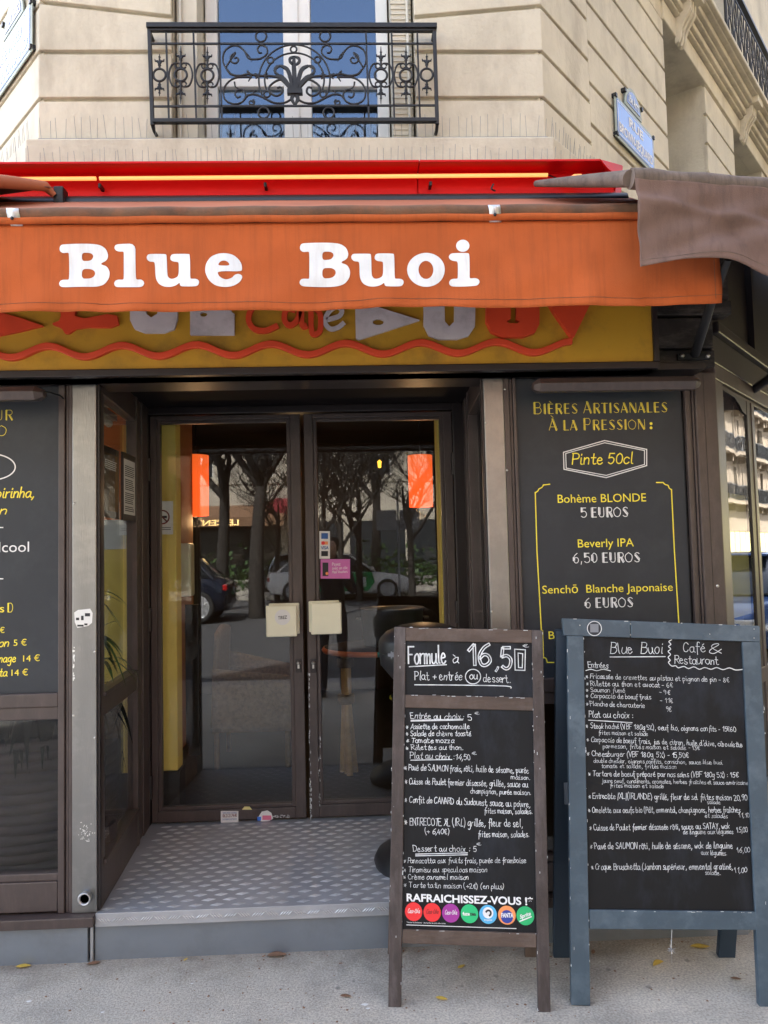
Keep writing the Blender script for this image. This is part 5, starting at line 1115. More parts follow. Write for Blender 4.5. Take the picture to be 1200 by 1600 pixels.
for (x, y) in ((906, 977), (1178, 983), (1178, 997), (1109, 991), (985, 975), (985, 992)):
    m = MB(); c = p2.at(x, y); m.lathe([(0, .002), (.0022, .0015), (.0026, 0)], c+p2.n*.001, 6, (e2, p2.up, p2.n)); m.build('screw', M['brass'], c2)
PQ = Plane(p2.p+p2.n*.001, p2.n, p2.up); m = MB(); PQ.stroke(m, circ(928.5, 982, 11, 11.2), 1.0); m.build('round_sticker_ring', M['white_paint'], c2)
m = MB(); PQ.disc(m, 928.5, 982, 9.6); m.build('round_sticker', M['ink'], c2, label='round black sticker with a white ring')
m = MB(); PQ.rect(m, 922, 975, 935, 988, 4e-4); m.build('sticker_patch', M['inkgrey'], c2)
PI2 = Plane(p2.p-p2.n*.010, p2.n, p2.up); bp_cur = PI2
k3 = lambda x, y: (860+x/3.529, 950+y/3.529); k4 = lambda x, y: (860+x/3.529, 1200+y/3.529)
m = MB(); W = dict(wd=1.9)
L2(m, 'hand', 'Blue', 332, 450, 248, 250, 66, k3, wd=1.3); L2(m, 'hand', 'Buoi', 500, 618, 248, 250, 66, k3, wd=1.3); PI2.stroke(m, [k3(328, 270), k3(632, 268)], 1.3, False)
PI2.stroke(m, [k3(*p) for p in ((668,175),(652,186),(664,200),(650,212),(663,226),(648,240),(662,256),(648,272),(660,288),(650,300),(668,320),(690,318),(704,330),(735,322),(760,334),(790,324),(820,338),(850,328),(885,338),(915,328),(950,340),(985,330),(1020,342),(1060,338))], 1.3)
L2(m, 'hand', 'Café', 732, 852, 240, 242, 56, k3, wd=1.5); L2(m, 'hand', '&', 872, 944, 248, 248, 60, k3, wd=1.4); L2(m, 'hand', 'Restaurant', 686, 926, 305, 312, 52, k3, wd=1.6)
L2(m, 'hand', 'Entrées', 210, 316, 328, 332, 38, k3, **W); PI2.stroke(m, [k3(*p) for p in ((195,345),(225,338),(255,346),(290,338),(330,346))], 1.1)
PI2.stroke(m, [k3(210, 618), k3(450, 632)], 1.2, False)
for t_, x0, x1, y0, y1, h in (('* Fricassée de crevettes au pistou et pignon de pin - 8€',196,984,388,409,30),('* Rillette au thon et avocat - 6€',196,676,428,438,30),('* Saumon fumé',196,412,462,466,28),('- 9€',600,658,474,478,28),('* Carpaccio de boeuf frais',196,556,494,504,29),('- 11€',606,676,520,524,30),('* Planche de charcuterie',196,520,538,550,29),('9€',640,664,570,570,32),
    ('Plat au choix :',212,456,602,607,38),('* Steak haché (VBF 180g 5%), oeuf bio, oignons confits - 15€60',196,1022,662,682,32),('frites maison et salade',265,536,697,704,26),('* Carpaccio de boeuf frais, jus de citron, huile d\'olive, ciboulette',200,1056,736,766,31),('parmesan, frites maison et salade - 13€',290,822,772,782,27),('* Cheesburger (VBF 180g 5%) - 15,50€',200,762,816,826,33),('double cheddar, oignons confits, cornichon, sauce blue buoi',238,948,852,862,25),('tomate et salade, frites maison',280,694,880,885,26),('* Tartare de boeuf préparé par nos soins (VBF 180g 5%) : 15€',210,1036,926,934,33),('jaune oeuf, condiments, aromates, herbes fraîches et sauce américaine',285,1090,962,974,25),('frites maison et salade',328,624,988,992,25)):
    L2(m, 'hand', t_, x0, x1, y0, y1, h, k3, **W)
for t_, x0, x1, y0, y1, h in (('* Entrecôte |XL|(IRLANDE) grillé, fleur de sel frites maison 20,90',210,1086,168,178,36),('salade',865,936,197,198,24),('* Omelette aux oeufs bio (Pdt, emmental, champignons, herbes fraîches',210,1046,246,244,34),('et salades',852,976,272,276,26),('* Cuisse de Poulet fermier désossée rôti, sauce au SATAY, wok',215,986,343,334,36),('de linguine aux légumes',732,1006,364,362,29),('15,00',1028,1086,356,352,34),('* Pavé de SAUMON rôti, huile de sésame, wok de linguine',218,1004,446,442,38),('aux légumes.',832,972,478,480,30),('16,00',1030,1098,468,462,34),('* Croque Bruschetta (Jambon supérieur, emmental gratiné,',226,1004,560,558,38),('salade.',855,940,586,590,28),('11,00',1016,1082,578,574,34),('11,90',1040,1098,272,270,28)):
    L2(m, 'hand', t_, x0, x1, y0, y1, h, k4, wd=1.8)
m.build('chalk_writing', M['chalk'], c2)
for t_, pl__, ex, seed, n_ in ((c1, p1, [((616,979),(606.5,1574)),((634,980),(626.5,1574)),((848,985),(860.5,1582)),((831,984),(840.5,1582)),((634,981),(831,984.5)),((629,1453),(838,1459)),((633,1086),(833,1090.5))], 3, 85), (c2, p2, [((886.5,993),(893,1571)),((912,994),(922.5,1572)),((879,966.5),(1187,978)),((921,1422.5),(1181,1425.5)),((1188,1003),(1216,1575))], 4, 55)):
    m = MB(); rr = random.Random(seed); PS = Plane(pl__.p+pl__.n*.0006, pl__.n, pl__.up)
    for i in range(n_):
        a_, b_ = rr.choice(ex); u = rr.random(); x = a_[0]+(b_[0]-a_[0])*u+rr.gauss(0, .5); y = a_[1]+(b_[1]-a_[1])*u+rr.gauss(0, .5); v_ = abs(b_[1]-a_[1]) > 50
        if rr.random() < .3 and v_: x += rr.uniform(2, 15)*(1 if a_[0] in (616, 848-32, 886.5) else -1 if a_[0] in (848, 1188) else 0)
        w_, h_ = (rr.uniform(.5, 1.3), rr.uniform(.6, 5)) if v_ else (rr.uniform(.8, 7), rr.uniform(.5, 1.1)); PS.rect(m, x-w_/2, y-h_/2, x+w_/2, y+h_/2, rr.uniform(-4e-4, 2e-4))
    m.build('worn_paint', M['chalk_pale'], t_)
# silver ornament under the blue board
orn = thing('hanging_ornament', 'small silver wire star hanging on a thread below the blue chalkboard', 'ornament', tuple(p2.at(1052, 1455)-p2.n*.02))
t0, t1 = p2.at(1052, 1455)-p2.n*.015, p2.at(1052, 1481)-p2.n*.015; t1.y = t0.y
m = MB(); m.tube([t0, t1], .0012, 4); m.build('thread', M['chalk_pale'], orn)
m = MB(); rr = random.Random(2); c = t1+V((0, 0, -.016))
for i in range(12): d = V((rr.uniform(-1, 1), rr.uniform(-1, 1), rr.uniform(-1, 1))).normalized()*.017; m.tube([c-d, c+d*.7], .0011, 3)
m.tube([c, c-Z*.045], .0008, 3); m.build('star', M['alu_edge'], orn)

# ------------------------------------------------------------------ pedestal stand behind the first board
ps = thing('pedestal_stand', 'black pedestal with a domed lid and flared round foot behind the wooden chalkboard', 'pedestal', (.295, .37, .184))
m = MB(); m.lathe([(.245, 0), (.25, .02), (.235, .05), (.16, .09), (.07, .13), (.05, .15), (.05, .78), (0, .78)], (.295, .37, .1842), 36); m.build('foot', M['black'], ps)
m = MB(); m.lathe([(.05, .78), (.15, .82), (.20, .88), (.205, .93), (.203, .935)], (.295, .37, .1842), 36); m.build('bowl', M['black'], ps)
m = MB(); m.lathe([(.208, .94), (.206, .985), (.20, 1.0), (.17, 1.03), (.11, 1.055), (.04, 1.066), (0, 1.068)], (.295, .37, .1842), 36); m.build('lid', M['black'], ps)
m = MB()
for k in range(-6, 7): 
    a = rad(-128+k*2.6); m.box(.295+.2085*cos(a)-.003, .295+.2085*cos(a)+.003, .37+.2085*sin(a)-.003, .37+.2085*sin(a)+.003, 1.115+.004*sin(k*2), 1.135+.006*cos(k*1.7))
m.build('pale_label', M['inkgrey'], ps)
# ------------------------------------------------------------------ fallen leaves and scraps
def leaf(px, py, s, rot, label, mt, curl=.3):
    d = ray(px, py); t = -CAM.z/d.z; c = CAM+d*t; m = MB(); n = 10; vs = []
    if c.y > -.02: c.y = -.03
    for i in range(n+1):
        u = i/n; w_ = .42*s*sin(pi*u)**.8*(1-.25*u); x = (u-.5)*s*1.7
        for k in (-1, -.5, 0, .5, 1): vs.append(V((x*cos(rot)-w_*k*sin(rot), x*sin(rot)+w_*k*cos(rot), .004+abs(k)*w_*curl+.2*s*(u-.5)**2))+V((c.x, c.y, 0)))
    m.add(vs, [(i*5+k, i*5+k+1, (i+1)*5+k+1, (i+1)*5+k) for i in range(n) for k in range(4)], True)
    ORG['tmp'] = V((c.x, c.y, 0))
    for v in m.v: v -= V((c.x, c.y, 0))
    o = m.build('fallen_leaf', M[mt], None, solid=.0008); o.location = (c.x, c.y, 0); tag(o, label, 'leaf', 'fallen leaves on the pavement')
leaf(46, 1500, .034, .1, 'yellow fallen leaf against the zinc plinth at the left edge', 'dryleaf')
leaf(434, 1487, .046, .05, 'large dull brown leaf below the entrance step', 'brownleaf', .5)
leaf(296, 1487, .013, 1, 'tiny yellow leaf scrap at the foot of the entrance step', 'dryleaf')
leaf(721, 1512, .022, .6, 'small yellow leaf behind the legs of the wooden chalkboard', 'dryleaf')
leaf(690, 1562, .026, -.4, 'curled yellow leaf between the front legs of the wooden chalkboard', 'dryleaf')
leaf(1094, 1481, .044, -.1, 'yellow leaf lying flat beside the plinth behind the blue chalkboard', 'dryleaf')
leaf(1029, 1508, .034, .5, 'crumpled yellow leaf under the middle of the blue chalkboard', 'dryleaf', .9)
leaf(927, 1489, .02, 1.2, 'small brown leaf next to the left leg of the blue chalkboard', 'brownleaf')
leaf(1150, 1531, .022, -.3, 'thin grey brown leaf near the right leg of the blue chalkboard', 'brownleaf')
leaf(540, 1558, .024, -.2, 'dark brown leaf scrap left of the wooden chalkboard', 'brownleaf')
leaf(152, 1498, .03, .3, 'brown leaf litter at the plinth joint by the steel post', 'brownleaf')
m = MB(); rr = random.Random(4)
for i in range(240):
    if i < 150: px, py = rr.uniform(0, 1200), rr.uniform(1490, 1600)
    else: px = rr.uniform(0, 1100); py = 1503-px*.03+abs(rr.gauss(0, 5))
    d = ray(px, py); c = CAM+d*(-CAM.z/d.z)
    if c.y > -.015: continue
    r = rr.choice([.0025, .003, .004, .006]); h = r*.6
    m.add([c+V((r*rr.uniform(.6, 1)*cos(a), r*rr.uniform(.6, 1.2)*sin(a), .0005)) for a in (0, 1.3, 2.5, 3.8, 5)]+[c+V((0, 0, h))], [(0,1,5),(1,2,5),(2,3,5),(3,4,5),(4,0,5)])
gr = m.build('grit', M['brownleaf']); tag(gr, kind='stuff')
m = MB()
for px, py, r in ((300, 1537, .006), (570, 1570, .013), (160, 1582, .007), (45, 1565, .01), (575, 1576, .008)):
    d = ray(px, py); c = CAM+d*(-CAM.z/d.z); m.add([c+V((r*(1+.3*sin(a*3))*cos(a), r*.6*sin(a), .001)) for a in [i*.7 for i in range(9)]], [tuple(range(9))])
tag(m.build('paper_scraps', M['paper']), kind='stuff')
# ------------------------------------------------------------------ cafe interior
FP = [(-2.0, .08), (1.52, .08), (8, 7.6), (8, 9), (-8.4, 9), (-8.4, 7.6)]
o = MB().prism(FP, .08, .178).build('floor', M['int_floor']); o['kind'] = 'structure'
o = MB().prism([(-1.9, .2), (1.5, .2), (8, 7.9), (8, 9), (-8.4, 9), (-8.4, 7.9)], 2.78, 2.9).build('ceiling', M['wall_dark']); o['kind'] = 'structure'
MB().prism([(-1.6, .5), (1.1, .5), (19, 21), (-19, 21)], 3.145, 3.25).build('sun_block_floor_slab', M['stone'], B)  # unseen slab added to stop sun coming down through the building
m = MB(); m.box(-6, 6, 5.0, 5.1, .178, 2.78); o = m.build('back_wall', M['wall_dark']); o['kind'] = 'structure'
FLs = (V((-2.04, 0, 0)), UL, Z, NL); m = MB(); m.fbox(FLs, 0, .07, 0, 2.9, -.1, 0); m.fbox(FLs, .75, .81, .93, 2.3, -.1, 0); m.fbox(FLs, .07, 1.45, 0, .5, -.1, 0); m.fbox(FLs, .07, 1.45, 2.3, 2.9, -.1, 0); m.build('street_frame', M['brown'], SF)
for s0, s1 in ((.07, .75), (.81, 1.45)): MB().fbox(FLs, s0, s1, .5, 2.3, -.06, -.054).build('street_pane', M['glass'], SF)
m = MB(); m.fbox(FLs, 1.45, 8, 0, 2.9, -.12, 0); m.fbox(FS, 3, 8, .18, 2.27, -.2, -.05); m.build('side_panel', M['brown_dark'], SF)
pl_ = thing('pilaster', 'yellow plastered pilaster with a dark base just inside the left door', 'pilaster', (-1.07, 1.2, .18))
m = MB(); m.box(-1.16, -1.0, 1.14, 1.26, .42, 2.78); m.build('shaft', M['wall_yellow'], pl_, bevel=.006)
m = MB(); m.box(-1.17, -.99, 1.13, 1.27, .178, .4199); m.build('base', M['int_floor'], pl_)
m = MB(); m.box(.465, .53, 1.14, 1.3, .178, 2.78); tag(m.build('pilaster', M['wall_yellow'], bevel=.006), 'narrow yellow plastered pilaster just inside the right door', 'pilaster')
iw = thing('partition', 'orange and yellow painted partition with a wooden skirting along the left of the room', 'partition', (-1.1, 2, .18))
m = MB(); m.box(-1.15, -1.09, 1.45, 2.0, .42, 2.78); m.build('panel', M['wall_tan'], iw); m = MB(); m.box(-1.16, -1.075, 1.45, 2.0, .178, .4199); m.build('skirting', M['woodrail'], iw)
m = MB(); m.box(-1.10, -1.06, 1.40, 1.449, .178, 2.6); m.build('edge_post', M['brown_dark'], iw)
bk = thing('display_wall', 'display wall of orange and yellow paint seen through the left flank glass', 'wall', (-1.9, 1.1, .18))
zz = [atY(190, y, 1.05).z for y in (812, 858, 1088)]
for a, b, mt, nm in ((zz[0], 2.78, 'wall_orange', 'upper_panel'), (zz[1], zz[0], 'paper', 'pale_panel'), (zz[2], zz[1], 'wall_yellow', 'lower_panel'), (.178, zz[2], 'wall_dark', 'base_panel')):
    m = MB(); m.box(-3.0, -1.165, 1.05, 1.12, a+.001, b); m.build(nm, M[mt], bk)
fp = Plane((-1.085, 0, 0), (1, 0, 0), (0, 0, 1))
for quad, lb, blank in (([(163,697),(188,702),(188,809),(163,809)], 'black framed notice board nearer the steel post inside the flank glass', 1), ([(194,705),(214,715),(214.5,816),(195,812)], 'black framed printed notice nearer the door inside the flank glass', 0)):
    t = thing('wall_notice', lb, 'notice', tuple(fp.at(*quad[3])))
    P_ = [fp.at(*q) for q in quad]; c = sum(P_, V())/4
    y0, y1, z0, z1 = min(p.y for p in P_), max(p.y for p in P_), sum(p.z for p in P_[2:])/2, sum(p.z for p in P_[:2])/2
    m = MB(); m.box(-1.1000, -1.0920, y0, y1, z0, z1); m.build('frame', M['black'], t)
    m = MB(); m.box(-1.0919, -1.0905, y0+.018, y1-.018, z0+.03, z1-.03); m.build('sheet', M['paper'] if not blank else M['wicker'], t)
    m = MB(); rr = random.Random(3 if blank else 4)
    for k in range(5 if blank else 24):
        z_ = z1-.06-k*(z1-z0-.1)/24; 
        if k % 7 == 6: continue
        m.box(-1.0904, -1.0900, y0+.03, y1-.03-rr.uniform(0, .03), z_-.004, z_)
    m.build('print', M['ink'] if not blank else M['paper'], t)
ls = thing('strip_lamp', 'slim tube lamp fixed inside the top of the left flank glass', 'lamp', (-1.17, .35, 2.2))
m = MB(); m.tube([(-1.17, .10, 2.235), (-1.2, .62, 2.235)], .018, 10); m.build('tube', M['strip'], ls)
m = MB(); m.fbox((V((-1.17, .08, 2.262)), V((-.0576, .998, 0)), Z, V((.998, .0576, 0))), 0, .58, -.008, .02, -.03, .03); m.build('housing', M['alu_edge'], ls)
# lamps
def pendant(px, y0, y1, rpx, Y, lb):
    a, b = atY(px, y0, Y), atY(px, y1, Y); r = rpx*(a-CAM).length/1250
    t = thing('pendant_lamp', lb, 'lamp', (a.x, Y, b.z), 'lit orange lamps in the cafe')
    m = MB(); m.lathe([(r*.96, b.z), (r, a.z), (r*.97, a.z), (r*.93, b.z)], (a.x, Y, 0), 24); m.build('shade', M['shade'], t, recalc=False)
    m = MB(); m.lathe([(0, -.03), (.028, -.01), (.02, .03), (0, .05)], (a.x, Y, (a.z+b.z)/2), 12); m.build('bulb', M['bulb'], t)
    m = MB(); m.tube([(a.x, Y, (a.z+b.z)/2+.05), (a.x, Y, 2.78)], .004, 6); m.tube([(a.x-r, Y, a.z), (a.x+r, Y, a.z)], .003, 4); m.build('cord', M['black'], t)
    l = bpy.data.lights.new('lamp_glow', 'POINT'); l.energy = .8; l.color = (1, .62, .28); l.shadow_soft_size = .04; lo = bpy.data.objects.new('lamp_glow', l); col.objects.link(lo); lo.parent = t; lo.location = (0, 0, -.04)
pendant(306, 712, 806, 20, 2.1, 'glowing orange cylinder lamp on the left seen through the left door')
pendant(656, 712, 792, 20, 2.1, 'glowing orange cylinder lamp on the right seen through the right door')
pendant(462, 738, 772, 9, 4.2, 'small glowing orange lamp deep in the room behind the middle stile')
t = atY(593, 726, 3.6); m = MB(); m.lathe([(0, -.03), (.014, -.026), (.017, .02), (.022, .024), (0, .045)], t, 12); o = m.build('lantern_bulb', M['bulb']); tag(o, 'tiny bright yellow lantern hanging deep inside behind the right door', 'lantern')
# white box on the partition, leaflets board
p = atY(297, 890, 1.6); m = MB(); m.box(-1.089, -1.0, 1.5, 1.62, p.z-.16, p.z+.16); o = m.build('wall_box', M['cream_plastic'], bevel=.012); tag(o, 'white plastic dispenser box on the partition inside the left door', 'dispenser')
m = MB(); a_, b_ = atY(281, 945, 1.75), atY(312, 1180, 1.75); m.box(a_.x, b_.x, 1.75, 1.78, b_.z, a_.z); o = m.build('folded_board', M['black'], bevel=.004); tag(o, 'black folded board leaning inside the left door', 'board')
# wicker chair
wc = thing('wicker_chair', 'woven wicker armchair inside the left door', 'chair', (-.62, 2.3, .178))
m = MB(); m.grid(lambda u, v: V((-.98+.03*v, 2.05+.5*u, .45+.62*v+.04*sin(pi*u))), 8, 8); m.grid(lambda u, v: V((-.98+.50*u, 2.56+.04*v, .45+.45*v-.12*u*v)), 8, 8); m.build('backrest', M['wicker'], wc, solid=.03)
m = MB(); m.box(-.98, -.46, 2.05, 2.56, .58, .64); m.build('seat', M['wicker'], wc, bevel=.02)
m = MB(); m.grid(lambda u, v: V((-.98+.52*u, 2.04, .42+(.42-.06*u)*v)), 8, 6); m.build('side', M['wicker'], wc, solid=.02)
for x, y in ((-.96, 2.07), (-.49, 2.07), (-.96, 2.54), (-.49, 2.54)): m = MB(); m.tube([(x, y, .178), (x, y, .60)], .018, 8); m.build('leg', M['wicker'], wc)
# high table
tc_ = V((.12, 1.86, 0)); zt = atY(545, 1020, 1.5).z
ht = thing('high_table', 'round bistro table with orange and teal rim on a cane leg', 'table', (tc_.x, tc_.y, .178))
m = MB(); m.lathe([(0, zt), (.345, zt), (.345, zt-.002), (.335, zt-.035), (0, zt-.035)], tc_, 40); m.build('top', M['wall_dark'], ht)
for a0, a1, mt in ((180, 268, 'table_rim'), (268, 360, 'table_teal'), (0, 180, 'table_rim')):
    m = MB(); m.tube([tc_+V((.345*cos(rad(a0+(a1-a0)*i/20)), .345*sin(rad(a0+(a1-a0)*i/20)), zt-.018)) for i in range(21)], .018, 6); m.build('rim', M[mt], ht)
lx = atY(541, 1100, 1.86).x
for dx, dy in ((0, 0), (.03, .02), (-.02, .03), (.01, -.03)):
    m = MB(); m.tube([(lx+dx*1.6, tc_.y+dy*1.6, .178), (lx+dx*.5, tc_.y+dy*.5, .6), (lx+dx*.5, tc_.y+dy*.5, zt-.04)], .022, 8); m.build('leg', M['rattan'], ht)
m = MB(); m.lathe([(.05, 0), (.055, .01), (.055, .05), (.05, .06)], (lx, tc_.y, .62), 16); m.lathe([(.05, 0), (.055, .01), (.055, .05), (.05, .06)], (lx, tc_.y, .85), 16); m.build('binding', M['wicker'], ht)
bu = thing('metal_bucket', 'large brushed steel tub standing on the round bistro table', 'bucket', (.22, 1.9, zt))
m = MB(); m.lathe([(0, 0), (.185, 0), (.205, .23), (.212, .235), (.205, .24), (.197, .23), (.178, .01), (0, .01)], (.22, 1.9, zt), 36); m.build('tub', M['steel'], bu)
for sx in (-1, 1): m = MB(); m.tube([V((.22+sx*.205, 1.9, zt+.17))+V((sx*.03*sin(pi*i/10), .05*cos(pi*i/10), 0)) for i in range(11)], .006, 6); m.build('handle', M['steel'], bu)
bs = thing('bar_stool', 'cane bar stool with a black and yellow woven seat behind the right door', 'stool', (.36, 1.72, .178))
zs = atY(610, 1092, 1.6).z; sc_ = V((.36, 1.72, 0))
m = MB(); m.lathe([(0, zs), (.17, zs), (.175, zs-.015), (.16, zs-.04), (0, zs-.04)], sc_, 28); m.build('seat', M['black'], bs)
m = MB()
for i in range(-5, 6):
    for j in range(-5, 6):
        if i*i+j*j < 28: m.box(sc_.x+i*.028-.009, sc_.x+i*.028+.006, sc_.y+j*.028-.005, sc_.y+j*.028+.005, zs, zs+.003)
for k in range(26): a = 2*pi*k/26; m.box(sc_.x+.172*cos(a)-.006, sc_.x+.172*cos(a)+.006, sc_.y+.172*sin(a)-.006, sc_.y+.172*sin(a)+.006, zs-.02, zs-.006)
m.build('seat_weave', M['yellow_paint'], bs)
for k in range(4):
    a = pi/4+k*pi/2; m = MB(); m.tube([sc_+V((.15*cos(a), .15*sin(a), zs-.03)), sc_+V((.20*cos(a), .20*sin(a), .178))], .016, 8); m.build('leg', M['rattan'], bs)
    m = MB(); b2_ = a+pi/2; m.tube([sc_+V((.17*cos(a), .17*sin(a), .36)), sc_+V((.17*cos(b2_), .17*sin(b2_), .36))], .010, 6); m.build('stretcher', M['rattan'], bs)
    m = MB(); m.tube(smooth_pts([sc_+V((.162*cos(a), .162*sin(a), .52)), sc_+V((.12*cos(a+.78), .12*sin(a+.78), zs-.10)), sc_+V((.162*cos(b2_), .162*sin(b2_), .52))], 5), .008, 6); m.build('brace', M['rattan'], bs)
# plants
def frond(m, base, az, ln, rise, droop, wd_):
    n = 9; L_, R_ = [], []
    for i in range(n+1):
        u = i/n; r = ln*u*.9; z_ = rise*u-droop*u*u; p = base+V((cos(az)*r, sin(az)*r, z_)); s = V((-sin(az), cos(az), 0))*(wd_*sin(pi*min(.98, u*.9+.08))); L_.append(p+s); R_.append(p-s)
    m.add(L_+R_, [(i, i+1, n+1+i+1, n+1+i) for i in range(n)], True)
fpn = thing('potted_plant', 'slender potted plant with thin arching leaves behind the left flank glass', 'plant', (-1.17, .30, .178))
m = MB(); m.lathe([(0, .0), (.08, 0), (.10, .25), (.09, .25), (.085, .2), (0, .2)], (-1.17, .30, .178), 20); m.build('pot', M['pot'], fpn)
m = MB(); rr = random.Random(8); tops = [(-1.17, .30, 1.24), (-1.15, .36, 1.12), (-1.19, .26, 1.40)]
st = MB()
for (x, y, z) in tops:
    st.tube([(-1.17, .30, .38), ((x-1.17)/2, (y+.3)/2, z*.55), (x, y, z)], .007, 6)
    for k in range(11): frond(m, V((x, y, z)), rr.uniform(0, 6.28), rr.uniform(.14, .24), rr.uniform(.0, .16), rr.uniform(.08, .26), .009)
st.build('stem', M['bark'], fpn); m.build('foliage', M['leaf'], fpn)
bpnt = thing('planter', 'big ridged grey planter with dark hanging leaves behind the lower left window', 'planter', (-1.56, .42, .178))
m = MB(); pr = [(0, 0)]
for i in range(15): z_ = .02+i*.042; r_ = .27+.07*sin(min(1, i/11)*pi*.62); pr += [(r_, z_), (r_+.006, z_+.02), (r_+.004, z_+.036), (r_-.006, z_+.039)]
pr += [(.30, .655), (0, .60)]
m.lathe(pr, (-1.46, .44, .178), 48); m.build('pot', M['pot'], bpnt)
m = MB(); rr = random.Random(11)
for k in range(150):
    a = rr.uniform(3.1, 6.4); frond(m, V((-1.46+.28*cos(a)*rr.uniform(.7, 1.1), .46+.30*sin(a)*rr.uniform(.7, 1.08), .178+.72+rr.uniform(0, .12))), a+rr.uniform(-.5, .5), rr.uniform(.05, .14), rr.uniform(.02, .1), rr.uniform(.15, .36), .016)
m.build('foliage', M['leafdark'], bpnt)

# ------------------------------------------------------------------ the other side of the street (seen in the glass)
def facade(name, label, x0, x1, Y, h0, fl, ncol, mt, group='buildings across the boulevard', ground='dark', fr=None, xw=1.15):
    """Haussmann front with real window openings; local x along the front, outward = +Y unless a frame is given"""
    O, U, N_ = fr if fr else (V((x1, Y, 0)), V((-1, 0, 0)), V((0, 1, 0))); F_ = (O, U, Z, N_); W_ = x1-x0
    t = thing(name, label, 'building', tuple(O+U*(W_/2)), group); t.location.z += hz((O+U*(W_/2)).y)
    H = h0+fl*3.1; cw = W_/ncol; w_ = MB(); w_.fbox(F_, 0, W_, 0, H, -8, -.35)
    for c in range(ncol+1): 
        a = max(0, c*cw-(cw-xw)/2); b = min(W_, c*cw+(cw-xw)/2); w_.fbox(F_, a, b, h0, H, -.349, 0)
    for f in range(fl+1):
        z0 = h0+f*3.1-.55; z1 = z0+.9 if f < fl else z0+.55
        for c in range(ncol): w_.fbox(F_, c*cw+(cw-xw)/2, c*cw+(cw+xw)/2, max(h0, z0), z1, -.349, -.01)
    for f in range(fl): w_.fbox(F_, -.01, W_+.01, h0+f*3.1-.02, h0+f*3.1+.16, .0, .12)
    w_.build('wall', mt, t)
    win = None
    g = MB()
    for f in range(fl):
        for c in range(ncol):
            xc = (c+.5)*cw; z0 = h0+f*3.1+.36; z1 = h0+(f+1)*3.1-.56
            m = MB(); m.fbox(F_, xc-xw/2, xc-xw/2+.08, z0, z1, -.34, -.26); m.fbox(F_, xc+xw/2-.08, xc+xw/2, z0, z1, -.34, -.26); m.fbox(F_, xc-.05, xc+.05, z0, z1, -.34, -.25); m.fbox(F_, xc-xw/2, xc+xw/2, z0+1.3, z0+1.36, -.34, -.262)
            g.v += []; 
            wn_ = None
            if f < 3 and ncol*fl < 120: wn_ = m.build('window', M['white_pvc'], t); mm = MB(); mm.fbox(F_, xc-xw/2+.08, xc+xw/2-.08, z0, z1, -.33, -.32); mm.build('pane', M['carglass'], wn_)
            else: g.fbox(F_, xc-xw/2+.08, xc+xw/2-.08, z0, z1, -.33, -.32)
    if g.v: g.build('upper_glazing', M['carglass'], t)
    for f in ((0, 1, 2) if fr else (1,)):
        z_ = h0+f*3.1+.16; m = MB(); m.fbox(F_, 0, W_, z_-.2, z_, .0, .75); 
        for k in range(int(W_/2.2)): m.fbox(F_, k*2.2+.4, k*2.2+.65, z_-.6, z_-.2, 0, .55)
        m.build('balcony_slab', mt, t)
        m = MB(); m.fbox(F_, 0, W_, z_+.95, z_+1.0, .68, .73); m.fbox(F_, 0, W_, z_+.05, z_+.08, .69, .72)
        for k in range(int(W_/.16)): m.fbox(F_, k*.16, k*.16+.03, z_+.08, z_+.95, .69, .72)
        m.build('balcony_railing', M['iron'], t)
    m = MB(); m.fbox(F_, .3, W_-.3, .0, 2.7, -.34, .02); m.build('shop_windows', M['carglass'] if ground == 'dark' else M['blind'], t)
    m = MB(); m.fbox(F_, 0, W_, 2.7, h0-.02, -.34, .06)
    for k in range(int(W_/3)+1): m.fbox(F_, k*3-.15 if k else 0, k*3+.15, 0, 2.7, -.34, .05)
    m.build('shop_front', mt, t)
    r_ = MB(); a, b = O, O+U*W_; r_.add([a+Z*H, b+Z*H, b+Z*(H+4)-N_*3, a+Z*(H+4)-N_*3, a+Z*H-N_*8, b+Z*H-N_*8], [(0,1,2,3),(0,3,4),(1,5,2),(2,5,4,3)]); r_.build('roof', M['zinc'], t)
    return t
facade('apartment_building', 'pale stone apartment building with a tan cafe awning reflected in the left door', -46, -9, -32, 4.4, 5, 12, M['stone_far'])
facade('apartment_building', 'pale stone apartment building with a long balcony reflected in the door glass', -8.9, 5.5, -32, 4.6, 5, 5, M['stone_far'])
facade('apartment_building', 'orange brick apartment building reflected in the right door', 5.6, 34, -33, 4.2, 5, 9, pbr('red_brick', (.33,.16,.09), .85, var=.15, scale=2))
fo = V((1.523, 0, 0))+NR*12.5-UR*6
facade('corner_apartment_building', 'sunlit stone building with iron balconies reflected in the right hand window', 0, 96, 0, 4.4, 5, 30, M['stone_warm'], 'buildings across the side street', 'light', (fo, UR, -NR))
fo2 = V((1.523, 0, 0))+NR*14+UR*47
sr = MB(); F2 = (V((1.523, 0, .0)), UR, Z, NR); sr.fbox(F2, -3, 70, .001, .004, 3.2, 10.4); o = sr.build('side_road', M['road']); o['kind'] = 'structure'
def mir(px, py, z, yv=None):                      # where a thing seen in the door glass really stands
    d = ray(px, py); t = (yv-CAM.y)/d.y; p = CAM+d*t; return V((p.x, 2.04-p.y, p.z))
